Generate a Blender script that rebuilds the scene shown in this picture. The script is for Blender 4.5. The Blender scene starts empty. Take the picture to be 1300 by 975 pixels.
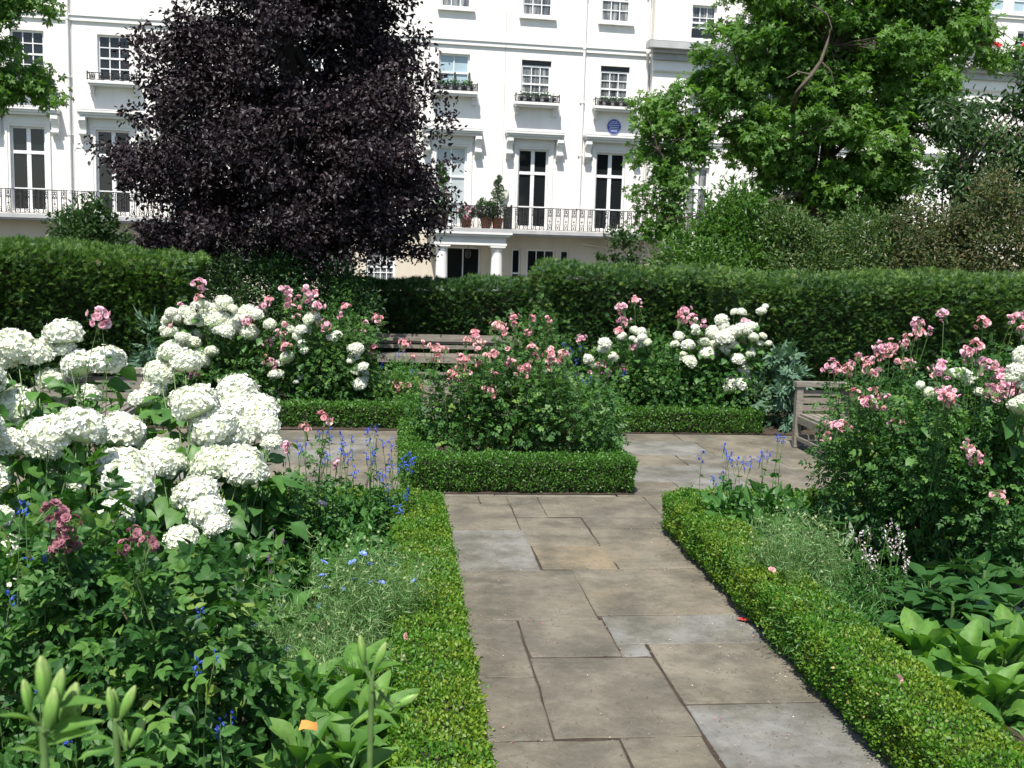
import bpy, math, random, zlib
import numpy as np
from mathutils import Matrix, Vector
R_ = math.radians
rng = np.random.default_rng(7)
random.seed(7)
sc = bpy.context.scene
COL = sc.collection

# ------------------------------------------------------------ camera model
FPX = 1350.0
CAMH = 2.0
_yaw, _pit, _roll = R_(6.34), R_(7.18), .03
FW = np.array([math.sin(_yaw)*math.cos(_pit), math.cos(_yaw)*math.cos(_pit), -math.sin(_pit)])
_r0 = np.array([math.cos(_yaw), -math.sin(_yaw), 0.]); _u0 = np.cross(_r0, FW)
RT = _r0*math.cos(_roll)+_u0*math.sin(_roll)
UP = _u0*math.cos(_roll)-_r0*math.sin(_roll)
CAM = np.array([0, 0, CAMH])

def at(px, py, y):
    """surveyed point: photo pixel -> world point at distance y down the garden"""
    d = FW*FPX+RT*(px-650)-UP*(py-487.5)
    return CAM+d*(y/d[1])

# ------------------------------------------------------------ object helpers
def tag(o, label=None, cat=None, group=None, kind=None):
    if label: o['label'] = label
    if cat: o['category'] = cat
    if group: o['group'] = group
    if kind: o['kind'] = kind
    return o

def empty(name, loc, label=None, cat=None, group=None, rz=0.):
    if label: rng.bit_generator.state = np.random.default_rng(zlib.crc32(label.encode())).bit_generator.state
    o = bpy.data.objects.new(name, None); COL.objects.link(o)
    o.location = tuple(float(v) for v in loc); o.rotation_euler = (0, 0, rz)
    o.empty_display_size = .1
    return tag(o, label, cat, group)

class MB:
    """collects polygons; build() links ONE mesh object"""
    def __init__(s):
        s.v = []; s.n = 0; s.idx = []; s.cnt = []; s.rnd = []; s.mat = []; s.sm = []
    def add(s, V, Fc, rnd=None, mat=0, smooth=False):
        V = np.asarray(V, np.float64).reshape(-1, 3); Fc = np.asarray(Fc, np.int64)
        s.v.append(V); s.idx.append((Fc+s.n).ravel()); s.cnt.append(np.full(len(Fc), Fc.shape[1]))
        s.rnd.append(np.full(len(Fc), random.random()) if rnd is None else np.broadcast_to(rnd, (len(Fc),)).astype(float))
        s.mat.append(np.full(len(Fc), mat)); s.sm.append(np.full(len(Fc), smooth))
        s.n += len(V); return s
    def box(s, x0, x1, y0, y1, z0, z1, mat=0, rnd=None):
        V = [(x, y, z) for z in (z0, z1) for y in (y0, y1) for x in (x0, x1)]
        return s.add(V, [(0, 2, 3, 1), (4, 5, 7, 6), (0, 1, 5, 4), (2, 6, 7, 3), (0, 4, 6, 2), (1, 3, 7, 5)], rnd, mat)
    def quad(s, a, b, c, d, mat=0, rnd=None):
        return s.add([a, b, c, d], [(0, 1, 2, 3)], rnd, mat)
    def tube(s, pts, rad, seg=6, mat=0, rnd=None, cap=True):
        P = np.asarray(pts, float); n = len(P)
        rad = np.broadcast_to(rad, (n,)).astype(float)
        T = np.gradient(P, axis=0); T /= np.linalg.norm(T, axis=1)[:, None]+1e-9
        ref = np.array([0, 0, 1.]) if abs(T[0][2]) < .9 else np.array([1., 0, 0])
        A = np.cross(T, ref); A /= np.linalg.norm(A, axis=1)[:, None]+1e-9; B = np.cross(T, A)
        th = np.arange(seg)*2*math.pi/seg
        V = P[:, None]+rad[:, None, None]*(np.cos(th)[None, :, None]*A[:, None]+np.sin(th)[None, :, None]*B[:, None])
        i = np.arange(n-1)[:, None]*seg; j = np.arange(seg)[None]; k = (j+1) % seg
        Fc = np.stack([i+j, i+k, i+seg+k, i+seg+j], -1).reshape(-1, 4)
        s.add(V.reshape(-1, 3), Fc, rnd, mat, True)
        if cap:
            o = np.arange(seg)[None]
            s.add(V[0], o, rnd, mat); s.add(V[-1], o[:, ::-1], rnd, mat)
        return s
    def lathe(s, prof, c=(0, 0, 0), seg=16, mat=0):
        th = np.arange(seg)*2*math.pi/seg; pr = np.asarray(prof, float); n = len(pr)
        V = np.stack([pr[:, 0, None]*np.cos(th)+c[0], pr[:, 0, None]*np.sin(th)+c[1], np.broadcast_to(pr[:, 1, None]+c[2], (n, seg))], -1)
        i = np.arange(n-1)[:, None]*seg; j = np.arange(seg)[None]; k = (j+1) % seg
        return s.add(V.reshape(-1, 3), np.stack([i+j, i+k, i+seg+k, i+seg+j], -1).reshape(-1, 4), None, mat, True)
    def mesh(s, name, mats):
        me = bpy.data.meshes.new(name)
        V = np.concatenate(s.v); I = np.concatenate(s.idx); C = np.concatenate(s.cnt)
        me.vertices.add(len(V)); me.vertices.foreach_set('co', V.astype(np.float32).ravel())
        me.loops.add(len(I)); me.loops.foreach_set('vertex_index', I.astype(np.int32))
        st = np.concatenate([[0], np.cumsum(C)[:-1]])
        me.polygons.add(len(C)); me.polygons.foreach_set('loop_start', st.astype(np.int32))
        me.polygons.foreach_set('loop_total', C.astype(np.int32))
        me.polygons.foreach_set('material_index', np.concatenate(s.mat).astype(np.int32))
        me.polygons.foreach_set('use_smooth', np.concatenate(s.sm).astype(bool))
        a = me.attributes.new('rnd', 'FLOAT', 'FACE'); a.data.foreach_set('value', np.concatenate(s.rnd).astype(np.float32))
        me.update(calc_edges=True)
        for m in (mats if isinstance(mats, (list, tuple)) else [mats]): me.materials.append(m)
        return me
    def build(s, name, mats, parent=None):
        o = bpy.data.objects.new(name, s.mesh(name, mats)); COL.objects.link(o)
        if parent: o.parent = parent
        return o

def inst(name, me, parent, loc=(0, 0, 0), rot=(0, 0, 0), scale=1.):
    o = bpy.data.objects.new(name, me); COL.objects.link(o); o.parent = parent
    o.location = tuple(float(v) for v in loc); o.rotation_euler = rot
    o.scale = (scale,)*3 if np.isscalar(scale) else scale
    return o

# ------------------------------------------------------------ materials
def newmat(name):
    m = bpy.data.materials.new(name); m.use_nodes = True
    nt = m.node_tree; b = nt.nodes['Principled BSDF']
    return m, nt, b, nt.nodes['Material Output']
def N(nt, t, **k):
    n = nt.nodes.new(t)
    for a, v in k.items():
        if a in n.inputs: n.inputs[a].default_value = v
        else: setattr(n, a, v)
    return n
def ramp(nt, fac, stops):
    r = N(nt, 'ShaderNodeValToRGB'); nt.links.new(fac, r.inputs[0]); e = r.color_ramp.elements
    while len(e) < len(stops): e.new(.5)
    for i, (p, c) in enumerate(stops): e[i].position = p; e[i].color = (*c, 1)
    return r.outputs[0]
def noise(nt, scale, detail=4, coord='Object', rough=.5, vec=None):
    t = N(nt, 'ShaderNodeTexCoord'); n = N(nt, 'ShaderNodeTexNoise', Scale=scale, Detail=detail, Roughness=rough)
    nt.links.new(vec or t.outputs[coord], n.inputs['Vector']); return n.outputs[0]
def mixc(nt, f, a, b, mode='MIX'):
    n = N(nt, 'ShaderNodeMix', data_type='RGBA', blend_type=mode)
    for s, v in ((0, f), (6, a), (7, b)):
        if hasattr(v, 'links') or hasattr(v, 'is_linked'): nt.links.new(v, n.inputs[s])
        else: n.inputs[s].default_value = v if s == 0 else (*v, 1)
    return n.outputs[2]
def bump(nt, b, h, dist=.01, st=.6):
    n = N(nt, 'ShaderNodeBump', Strength=st, Distance=dist); nt.links.new(h, n.inputs['Height']); nt.links.new(n.outputs[0], b.inputs['Normal'])

def leafmat(name, stops, rough=.45, trans=.3, tcol=None, patch=None, pscale=2., spec=.5):
    """leaf/petal: colour from each leaf's own random value, optional drifts of another leaf colour"""
    m, nt, b, out = newmat(name)
    a = N(nt, 'ShaderNodeAttribute', attribute_name='rnd')
    c = ramp(nt, a.outputs['Fac'], stops)
    if patch:
        f = ramp(nt, noise(nt, pscale, 3), [(.45, (0, 0, 0)), (.62, (1, 1, 1))])
        mm = N(nt, 'ShaderNodeMath', operation='MULTIPLY'); nt.links.new(f, mm.inputs[0]); nt.links.new(a.outputs['Fac'], mm.inputs[1])
        c = mixc(nt, mm.outputs[0], c, patch)
    nt.links.new(c, b.inputs['Base Color']); b.inputs['Roughness'].default_value = rough
    b.inputs['Specular IOR Level'].default_value = spec
    if trans:
        t = N(nt, 'ShaderNodeBsdfTranslucent'); g = mixc(nt, 1., c, tcol or (1.5, 1.7, .6), 'MULTIPLY')
        nt.links.new(g, t.inputs['Color'])
        x = N(nt, 'ShaderNodeMixShader', Fac=trans); nt.links.new(b.outputs[0], x.inputs[1]); nt.links.new(t.outputs[0], x.inputs[2])
        nt.links.new(x.outputs[0], out.inputs['Surface'])
    return m
def plain(name, c, rough=.6, var=0, scale=8, metal=0, spec=.5, bmp=0):
    m, nt, b, out = newmat(name); b.inputs['Roughness'].default_value = rough; b.inputs['Metallic'].default_value = metal
    b.inputs['Specular IOR Level'].default_value = spec
    b.inputs['Base Color'].default_value = (*c, 1)
    if var:
        n = noise(nt, scale, 5); cc = ramp(nt, n, [(.3, tuple(v*(1-var) for v in c)), (.7, tuple(min(1, v*(1+var)) for v in c))])
        nt.links.new(cc, b.inputs['Base Color'])
        if bmp: bump(nt, b, n, bmp)
    return m

M = {}
M['beech'] = leafmat('copper_leaf', [(0, (.008, .005, .007)), (.5, (.017, .010, .014)), (.85, (.032, .019, .024)), (1, (.06, .038, .042))], .5, .08, (1.6, .7, .6), spec=.4)
M['plane'] = leafmat('lobed_leaf', [(0, (.05, .12, .02)), (.6, (.10, .21, .038)), (1, (.18, .31, .06))], .5, .4, spec=.4)
M['darktree'] = leafmat('dark_tree_leaf', [(0, (.022, .055, .018)), (1, (.06, .12, .035))], .4, .25)
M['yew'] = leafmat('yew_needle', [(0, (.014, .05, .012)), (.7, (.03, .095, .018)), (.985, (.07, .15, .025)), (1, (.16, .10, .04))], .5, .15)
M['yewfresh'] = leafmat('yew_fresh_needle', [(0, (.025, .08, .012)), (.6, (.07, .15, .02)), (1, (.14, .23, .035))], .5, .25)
M['box'] = leafmat('box_leaf', [(0, (.035, .12, .008)), (.6, (.075, .20, .012)), (.95, (.13, .27, .02)), (1, (.35, .26, .10))], .5, .3, patch=(.20, .27, .02), pscale=3.2)
M['boxdeep'] = leafmat('deep_box_leaf', [(0, (.03, .09, .012)), (.6, (.055, .16, .014)), (1, (.10, .23, .024))], .48, .28)
M['rose'] = leafmat('rose_leaf', [(0, (.02, .07, .015)), (.6, (.045, .13, .025)), (.93, (.085, .19, .035)), (1, (.17, .26, .05))], .5, .28, spec=.32)
M['roselight'] = leafmat('lighter_rose_leaf', [(0, (.03, .085, .02)), (.6, (.055, .14, .032)), (1, (.12, .23, .045))], .5, .3, spec=.35)
M['hydr'] = leafmat('hydrangea_leaf', [(0, (.05, .15, .03)), (1, (.11, .25, .05))], .5, .3)
M['broad'] = leafmat('broad_leaf', [(0, (.07, .18, .03)), (.6, (.12, .26, .045)), (1, (.19, .34, .07))], .38, .3, spec=.5)
M['broad'].node_tree.nodes['Principled BSDF'].inputs['Roughness'].default_value = .55
M['broad'].node_tree.nodes['Principled BSDF'].inputs['Specular IOR Level'].default_value = .35
M['helle'] = leafmat('hellebore_leaf', [(0, (.018, .07, .02)), (1, (.05, .13, .035))], .36, .18, spec=.5)
M['grey'] = leafmat('grey_green_leaf', [(0, (.06, .13, .08)), (1, (.12, .21, .13))], .55, .2)
M['feather'] = leafmat('feathery_leaf', [(0, (.08, .20, .05)), (.7, (.18, .33, .12)), (1, (.42, .50, .27))], .6, .35)
M['salvia'] = leafmat('sage_leaf', [(0, (.035, .12, .025)), (1, (.09, .22, .045))], .5, .3)
M['yellowgreen'] = leafmat('yellow_green_leaf', [(0, (.035, .10, .014)), (1, (.10, .21, .03))], .42, .32)
M['olive'] = leafmat('olive_leaf', [(0, (.04, .09, .022)), (.7, (.085, .155, .04)), (1, (.16, .18, .06))], .5, .28)
M['brownish'] = leafmat('bronze_leaf', [(0, (.04, .075, .025)), (.6, (.09, .12, .04)), (1, (.17, .13, .065))], .5, .25)
M['white'] = leafmat('white_petal', [(0, (.60, .64, .46)), (.3, (.76, .78, .68)), (1, (.84, .84, .80))], .6, .2, (1, 1, .9), spec=.2)
nt = M['white'].node_tree; oi = N(nt, 'ShaderNodeObjectInfo'); bs = nt.nodes['Principled BSDF']; src = bs.inputs['Base Color'].links[0].from_socket
nt.links.new(mixc(nt, ramp(nt, oi.outputs['Random'], [(.6, (0, 0, 0)), (1, (.35, .35, .35))]), src, (.62, .72, .42)), bs.inputs['Base Color'])
M['headcore'] = plain('floret_stalks', (.60, .68, .42), .8, .15, 60)
M['pink'] = leafmat('pink_petal', [(0, (.62, .20, .25)), (.35, (.78, .38, .42)), (.75, (.88, .60, .61)), (1, (.93, .82, .79))], .6, .3, (1.1, .9, .9), spec=.2)
M['salmon'] = leafmat('salmon_petal', [(0, (.55, .20, .22)), (.4, (.74, .42, .42)), (.8, (.86, .63, .59)), (1, (.90, .78, .70))], .6, .3, (1.1, .9, .8), spec=.2)
M['mauve'] = leafmat('mauve_pink_petal', [(0, (.66, .26, .38)), (.4, (.84, .50, .58)), (1, (.94, .80, .83))], .6, .3, (1.1, .9, 1), spec=.2)
M['faded'] = leafmat('faded_pink_petal', [(0, (.25, .09, .12)), (1, (.5, .25, .28))], .7, .2, (1.1, .9, .9), spec=.2)
M['blue'] = leafmat('blue_petal', [(0, (.03, .06, .45)), (1, (.09, .17, .72))], .5, .25, (.8, .9, 1.3), spec=.2)
M['paleblue'] = leafmat('pale_blue_petal', [(0, (.10, .16, .65)), (1, (.35, .48, .85))], .5, .25, (.9, .9, 1.2), spec=.2)
M['blush'] = leafmat('blush_petal', [(0, (.82, .60, .68)), (1, (.92, .88, .90))], .5, .25, (1, 1, 1), spec=.2)
M['purple'] = leafmat('purple_petal', [(0, (.30, .05, .40)), (1, (.55, .15, .6))], .5, .25, (1, .9, 1.1), spec=.2)
M['stem'] = plain('green_stem', (.09, .16, .045), .5, .3, 20)
M['cane'] = plain('woody_cane', (.13, .10, .055), .7, .35, 25)
M['bark'] = plain('bark', (.075, .06, .045), .9, .5, 9, bmp=.03)
M['darkbark'] = plain('dark_bark', (.028, .022, .02), .85, .4, 9, bmp=.02)
M['shadecore'] = plain('hedge_inner_shade', (.028, .026, .014), .95, .5, 25, bmp=.02)  # hedge filling: twig brown taken near black, inner shade put into the colour
for k_, sc_ in (('broad', 22), ('helle', 25), ('hydr', 25)):
    nt = M[k_].node_tree; bs = nt.nodes['Principled BSDF']; src = bs.inputs['Base Color'].links[0].from_socket
    nn_ = noise(nt, sc_, 6, rough=.7); nt.links.new(mixc(nt, ramp(nt, nn_, [(.35, (.5, .5, .5)), (.65, (0, 0, 0))]), src, (.025, .075, .015)), bs.inputs['Base Color']); bump(nt, bs, nn_, .004, .5)
M['stucco'] = None

def stucco(name, c, streak):
    m, nt, b, out = newmat(name)
    t = N(nt, 'ShaderNodeTexCoord'); mp = N(nt, 'ShaderNodeMapping'); mp.inputs['Scale'].default_value = (1.6, 1.6, .16)
    nt.links.new(t.outputs['Object'], mp.inputs[0])
    n1 = noise(nt, 1.3, 6, vec=mp.outputs[0]); n2 = noise(nt, .5, 4)
    a = ramp(nt, n1, [(.35, tuple(v*(1-streak) for v in c)), (.62, c)])
    cc = mixc(nt, ramp(nt, n2, [(.3, (0, 0, 0)), (.8, (.5, .5, .5))]), a, tuple(v*(1-streak*.8) for v in c))
    nt.links.new(cc, b.inputs['Base Color']); b.inputs['Roughness'].default_value = .55
    bump(nt, b, noise(nt, 30, 3), .004, .4)
    return m
M['stucco'] = stucco('painted_stucco', (.84, .81, .765), .10)
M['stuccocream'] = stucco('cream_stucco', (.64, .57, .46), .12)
M['trim'] = plain('painted_trim', (.74, .73, .70), .5, .04, 2)
M['greytrim'] = plain('grey_weathered_trim', (.40, .40, .40), .7, .12, 3)
M['wframe'] = plain('window_paint', (.80, .80, .80), .4)
M['glass'] = plain('dark_glass', (.012, .014, .016), .06, spec=.5)
M['glassgrey'] = plain('curtained_glass', (.13, .15, .17), .08, .3, 3, spec=.5)
nt = M['glassgrey'].node_tree; t = N(nt, 'ShaderNodeTexCoord'); mp = N(nt, 'ShaderNodeMapping'); mp.inputs['Scale'].default_value = (3, 3, .25); nt.links.new(t.outputs['Object'], mp.inputs[0])
nt.links.new(ramp(nt, noise(nt, 2.2, 6, vec=mp.outputs[0], rough=.7), [(.38, (.03, .035, .04)), (.5, (.11, .12, .13)), (.62, (.34, .34, .32))]), nt.nodes['Principled BSDF'].inputs['Base Color'])
M['blind'] = plain('blue_blind_glass', (.34, .44, .50), .15, .08, 3, spec=.5)
M['iron'] = plain('black_iron', (.015, .015, .017), .45)
M['black'] = plain('dark_door', (.012, .014, .016), .3)
M['lead'] = plain('lead_flashing', (.20, .20, .21), .6, .15, 4)
M['plaqueblue'] = plain('blue_enamel', (.04, .08, .34), .35)
M['whitepaint'] = plain('white_lettering', (.75, .75, .75), .4)
M['terra'] = plain('terracotta', (.35, .14, .07), .8, .2, 8)

# york stone
m, nt, b, out = newmat('york_stone')
a = N(nt, 'ShaderNodeAttribute', attribute_name='rnd')
base = ramp(nt, a.outputs['Fac'], [(0, (.140, .122, .092)), (.3, (.165, .145, .108)), (.55, (.192, .166, .120)), (.8, (.205, .188, .152)), (.93, (.20, .200, .188)), (1, (.22, .175, .11))])
n1 = noise(nt, 2.6, 7, rough=.62); n2 = noise(nt, 26, 6, rough=.7); n3 = noise(nt, 5, 6, rough=.65)
c = mixc(nt, ramp(nt, n1, [(.38, (.85, .85, .85)), (.60, (0, 0, 0))]), base, (.078, .072, .052))
c = mixc(nt, ramp(nt, n3, [(.5, (0, 0, 0)), (.75, (.6, .6, .6))]), c, (.235, .218, .17))
c = mixc(nt, ramp(nt, n2, [(.30, (.45, .45, .45)), (.46, (0, 0, 0))]), c, (.07, .062, .045))
n4 = noise(nt, 70, 3, rough=.6); n5 = noise(nt, 1.1, 8, rough=.68)
c = mixc(nt, ramp(nt, n5, [(.50, (0, 0, 0)), (.66, (.62, .62, .62))]), c, (.075, .070, .055))
c = mixc(nt, ramp(nt, n5, [(.30, (.45, .45, .45)), (.42, (0, 0, 0))]), c, (.20, .16, .095))
c = mixc(nt, ramp(nt, n4, [(.66, (0, 0, 0)), (.72, (.5, .5, .5))]), c, (.33, .32, .27))
c = mixc(nt, ramp(nt, n4, [(.28, (.5, .5, .5)), (.36, (0, 0, 0))]), c, (.05, .045, .035))
nt.links.new(c, b.inputs['Base Color']); b.inputs['Roughness'].default_value = .85
ad = N(nt, 'ShaderNodeMath', operation='ADD'); nt.links.new(n2, ad.inputs[0]); nt.links.new(n3, ad.inputs[1])
bump(nt, b, ad.outputs[0], .010, .9); M['stone'] = m
# soil
m, nt, b, out = newmat('soil'); n1 = noise(nt, 14, 8, rough=.7)
nt.links.new(ramp(nt, n1, [(.3, (.02, .014, .009)), (.7, (.075, .052, .034))]), b.inputs['Base Color'])
b.inputs['Roughness'].default_value = .95; bump(nt, b, n1, .03, 1); M['soil'] = m
# lawn, road
m, nt, b, out = newmat('lawn'); n1 = noise(nt, 3, 8, rough=.7)
nt.links.new(ramp(nt, n1, [(.3, (.035, .075, .018)), (.7, (.08, .13, .03))]), b.inputs['Base Color'])
b.inputs['Roughness'].default_value = .9; bump(nt, b, noise(nt, 90, 3), .03, 1); M['lawn'] = m
M['asphalt'] = plain('asphalt', (.05, .05, .052), .9, .25, 12)
M['pavement'] = plain('pavement_stone', (.24, .23, .21), .85, .15, 4)
# weathered teak
m, nt, b, out = newmat('weathered_teak')
t = N(nt, 'ShaderNodeTexCoord'); mp = N(nt, 'ShaderNodeMapping'); mp.inputs['Scale'].default_value = (1.5, 1.5, 16)
nt.links.new(t.outputs['Object'], mp.inputs[0]); n1 = noise(nt, 5, 6, vec=mp.outputs[0], rough=.7)
nt.links.new(ramp(nt, n1, [(.3, (.11, .095, .075)), (.7, (.27, .245, .205))]), b.inputs['Base Color'])
b.inputs['Roughness'].default_value = .85; bump(nt, b, n1, .004, .6); M['teak'] = m

# ------------------------------------------------------------ leaf clouds
def T_(v, f): return np.array(v, float), np.array(f)
DIAM = T_([(0, 0, 0), (.45, .5, .06), (1, 0, 0), (.45, -.5, .06)], [(0, 1, 2, 3)])
OVAL = T_([(0, 0, 0), (.25, .42, .05), (.7, .42, .05), (1, 0, 0), (.7, -.42, .05), (.25, -.42, .05)], [(0, 1, 2, 3, 4, 5)])
FOLD = T_([(0, 0, 0), (.22, .44, .10), (.62, .36, .10), (1, 0, -.12), (.62, -.36, .10), (.22, -.44, .10)], [(0, 1, 2, 3), (0, 3, 4, 5)])
def lobed():
    v = [(.18, 0, 0)]; f = []
    for a, r in ((-110, .45), (-52, .72), (0, .84), (52, .72), (110, .45)):
        a = R_(a); i = len(v)
        v += [(.18+.42*math.cos(a-.42), .42*math.sin(a-.42), .02), (.18+r*math.cos(a), r*math.sin(a), -.06), (.18+.42*math.cos(a+.42), .42*math.sin(a+.42), .02)]
        f.append((0, i, i+1, i+2))
    return T_(v, f)
LOBED = lobed()
def compound(pairs=2, l=.36, w=.26):
    v = []; f = []
    def lf(x, y, a, s):
        i = len(v); ca, sa = math.cos(a), math.sin(a)
        for p, q, h in ((0, 0, 0), (.3, .5, .04), (.7, .42, .04), (1, 0, -.05), (.7, -.42, .04), (.3, -.5, .04)):
            p *= l*s; q *= w*s
            v.append((x+p*ca-q*sa, y+p*sa+q*ca, h*l))
        f.append((i, i+1, i+2, i+3, i+4, i+5))
    lf(.66, 0, 0, 1.1)
    for k in range(pairs):
        x = .62-.3*k
        for s in (-1, 1): lf(x, 0, s*1.05, .95-.12*k)
    return T_(v, f)
COMP = compound()
def compound_fine(pairs=2, l=.34, w=.20):
    v = []; f = []
    wp = (.06, .42, .5, .30, 0)
    def lf(x, y, a, s):
        i = len(v); ca, sa = math.cos(a), math.sin(a)
        for u in range(5):
            p = u/4
            for q in (-1, 0, 1):
                X, Y = p*l*s, q*wp[u]*w*s
                v.append((x+X*ca-Y*sa, y+X*sa+Y*ca, (.16*abs(q)*wp[u]-.22*p*p)*l*s))
        for u in range(4):
            for q in range(2): k = i+u*3+q; f.append((k, k+3, k+4, k+1))
    lf(.66, 0, 0, 1.1)
    for k in range(pairs):
        x = .62-.3*k
        for sg in (-1, 1): lf(x, 0, sg*1.05, .95-.12*k)
    return T_(v, f)
COMPF = compound_fine()
def sprig():
    v = []; f = []
    for x, y, a, l in ((0, 0, 0, 1.), (.12, 0, .75, .5), (.12, 0, -.75, .5), (.4, 0, .7, .42), (.4, 0, -.7, .42)):
        i = len(v); ca, sa = math.cos(a), math.sin(a)
        for p, q in ((0, 0), (.5, .085/l*.7), (1, 0), (.5, -.085/l*.7)):
            p *= l; q *= l; v.append((x+p*ca-q*sa, y+p*sa+q*ca, -.12*p*p))
        f.append((i, i+1, i+2, i+3))
    return T_(v, f)
SPRIG = sprig()
BLADE = T_([(0, -.5, 0), (0, .5, 0), (.5, .4, .06), (1, 0, -.05), (.5, -.4, .06)], [(0, 1, 2, 3, 4)])
def nrm(a): return a/(np.linalg.norm(a, axis=-1, keepdims=True)+1e-9)
def rdir(n): return nrm(rng.normal(size=(n, 3)))

def leaves(mb, P, Nn, D, L, W, tmpl, mat=0, rnd=None):
    TV, TF = tmpl; n = len(P)
    if n == 0: return
    t = nrm(D); s = nrm(np.cross(t, Nn)); u = np.cross(s, t)
    L = np.broadcast_to(L, (n,)).astype(float); W = np.broadcast_to(W, (n,)).astype(float)
    V = P[:, None]+(TV[None, :, 0, None]*L[:, None, None])*t[:, None]+(TV[None, :, 1, None]*W[:, None, None])*s[:, None]+(TV[None, :, 2, None]*L[:, None, None])*u[:, None]
    Fc = (np.arange(n)[:, None, None]*len(TV)+TF[None]).reshape(-1, TF.shape[1])
    r = rng.random(n) if rnd is None else rnd
    mb.add(V.reshape(-1, 3), Fc, np.repeat(r, len(TF)), mat)

def blob(mb, c, r, n, L, W, tmpl, shell=.55, up=.5, jit=.6, droop=0., dj=.7, lump=.35, zmin=.02, nsub=0, sub=.25):
    """leaves through an uneven ellipsoid, facing outwards/upwards with jitter"""
    c = np.array(c, float); r = np.array(r, float)
    if nsub:
        d0 = rdir(nsub); q = rng.random(nsub)**.4; q = shell+(1-shell)*q
        k = rng.integers(0, nsub, n); off = rng.normal(size=(n, 3))*sub
        d = d0[k]; p = c+d*q[k, None]*r*(1+lump*(rng.random(nsub)-.5))[k, None]+off
        nn = nrm(nrm((p-c)/r)*.6+nrm(off)*.8)
    else:
        d = rdir(n)
        ph = rng.random(3)*6; wv = 1+lump*(np.sin(3.1*d[:, 0]*2+ph[0])*np.sin(2.7*d[:, 1]*2+ph[1])*.6+np.sin(5.3*d[:, 2]+ph[2]+4*d[:, 0])*.4)
        q = shell+(1-shell)*rng.random(n)**.6
        p = c+d*r*(q*wv)[:, None]; nn = nrm(d/r)
    keep = p[:, 2] > zmin; p = p[keep]; nn = nn[keep]; n = len(p)
    N_ = nrm(nn+np.array([0, 0, up])+jit*rng.normal(size=(n, 3)))
    D_ = nrm(np.cross(rdir(n), N_)*dj+nn*.6+np.array([0, 0, -droop]))
    sz = .7+.6*rng.random(n)
    leaves(mb, p, N_, D_, L*sz, W*sz, tmpl)

def curve(a, b, n=6, bow=.1, sag=0.):
    a = np.array(a, float); b = np.array(b, float); t = np.linspace(0, 1, n)[:, None]
    o = rng.normal(size=3)*bow*np.linalg.norm(b-a); o[2] += sag
    return a*(1-t)+b*t+o*(4*t*(1-t))

# ------------------------------------------------------------ flower meshes
def hydrangea_head(k):
    r = np.random.default_rng(k); mb = MB()
    n = 330; i = np.arange(n)+.5; ph = np.arccos(1-2*i/n*.80); th = math.pi*(1+5**.5)*i
    d = np.stack([np.cos(th)*np.sin(ph), np.sin(th)*np.sin(ph), np.cos(ph)], 1)
    a = r.random(3)*6
    rad = 1+.09*np.sin(3*d[:, 0]*2+a[0])*np.cos(2.5*d[:, 1]*2+a[1])+.05*r.normal(size=n)
    c = d*rad[:, None]*np.array([1, 1, .84]); nn = nrm(d+.42*r.normal(size=(n, 3)))
    t0 = nrm(np.cross(nn, r.normal(size=(n, 3)))); s0 = np.cross(nn, t0); rr = r.random(n)
    PT = T_([(0, 0, 0), (.55, .5, .12), (1.05, .16, .20), (1.05, -.16, .20), (.55, -.5, .12)], [(0, 1, 2, 3, 4)])
    for q in range(4):
        an = q*math.pi/2; dd = t0*math.cos(an)+s0*math.sin(an); sz = .125*(.8+.4*r.random(n))
        leaves(mb, c, nn, dd, sz, sz*1.15, PT, rnd=np.clip(rr+.15*r.normal(size=n), 0, 1))
    prof = [(0.02, -.62), (.5, -.55), (.82, -.3), (.93, .05), (.82, .42), (.5, .7), (.02, .8)]
    mb.lathe(prof, seg=14, mat=1)
    return mb.mesh('flower_head', [M['white'], M['headcore']])
HEADS = [hydrangea_head(k) for k in (1, 2, 3, 4)]

def bloom(mb, c, ax, s, r, lay=((5, 1., .35), (5, .78, .75), (4, .5, 1.15), (3, .28, 1.4)), mat=0):
    c = np.array(c, float); ax = nrm(np.array(ax, float)); t0 = nrm(np.cross(ax, r.normal(size=3))); s0 = np.cross(ax, t0)
    b0 = r.random()
    for n, q, el in lay:
        ph = r.random()*6
        for k in range(n):
            an = ph+k*2*math.pi/n+r.normal()*.12; o = t0*math.cos(an)+s0*math.sin(an); w = np.cross(ax, o)
            e = el+r.normal()*.12
            d1 = o*math.cos(e)+ax*math.sin(e); d2 = o*math.cos(e*.7)+ax*math.sin(e*.7)
            L = s*q; W = s*.48*q**.6+.1*s
            p0 = c; p1 = c+d1*L*.55; p2 = p1+d2*L*.45
            cup = ax*s*.10
            V = [p0-w*W*.3, p0+w*W*.3, p1-w*W+cup, p1, p1+w*W+cup, p2-w*W*.62+cup, p2, p2+w*W*.62+cup]
            v = min(1, max(0, b0*.5+.5*r.random()-.15*(q < .6)))
            mb.add(V, [(0, 1, 4, 3), (2, 0, 3, 3)][:1], v, mat); mb.add([V[0], V[3], V[2]], [(0, 1, 2)], v, mat)
            mb.add([V[2], V[3], V[6], V[5]], [(0, 1, 2, 3)], v, mat); mb.add([V[3], V[4], V[7], V[6]], [(0, 1, 2, 3)], v, mat)
def cluster(k, mat, nb, spread, s):
    r = np.random.default_rng(k); mb = MB()
    for i in range(nb):
        d = nrm(r.normal(size=3)+np.array([0, -.3, .7])); c = d*spread*(.5+.5*r.random())*(0 if nb == 1 else 1)
        bloom(mb, c, nrm(d+.3*r.normal(size=3)), s*(.75+.4*r.random()), r)
        if nb > 1: mb.tube([(0, 0, -spread*1.6), c*.5+np.array([0, 0, -spread*.4]), c], .0018, 4, 1)
    return mb.mesh('blossom_cluster', [mat, M['stem']])
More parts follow.
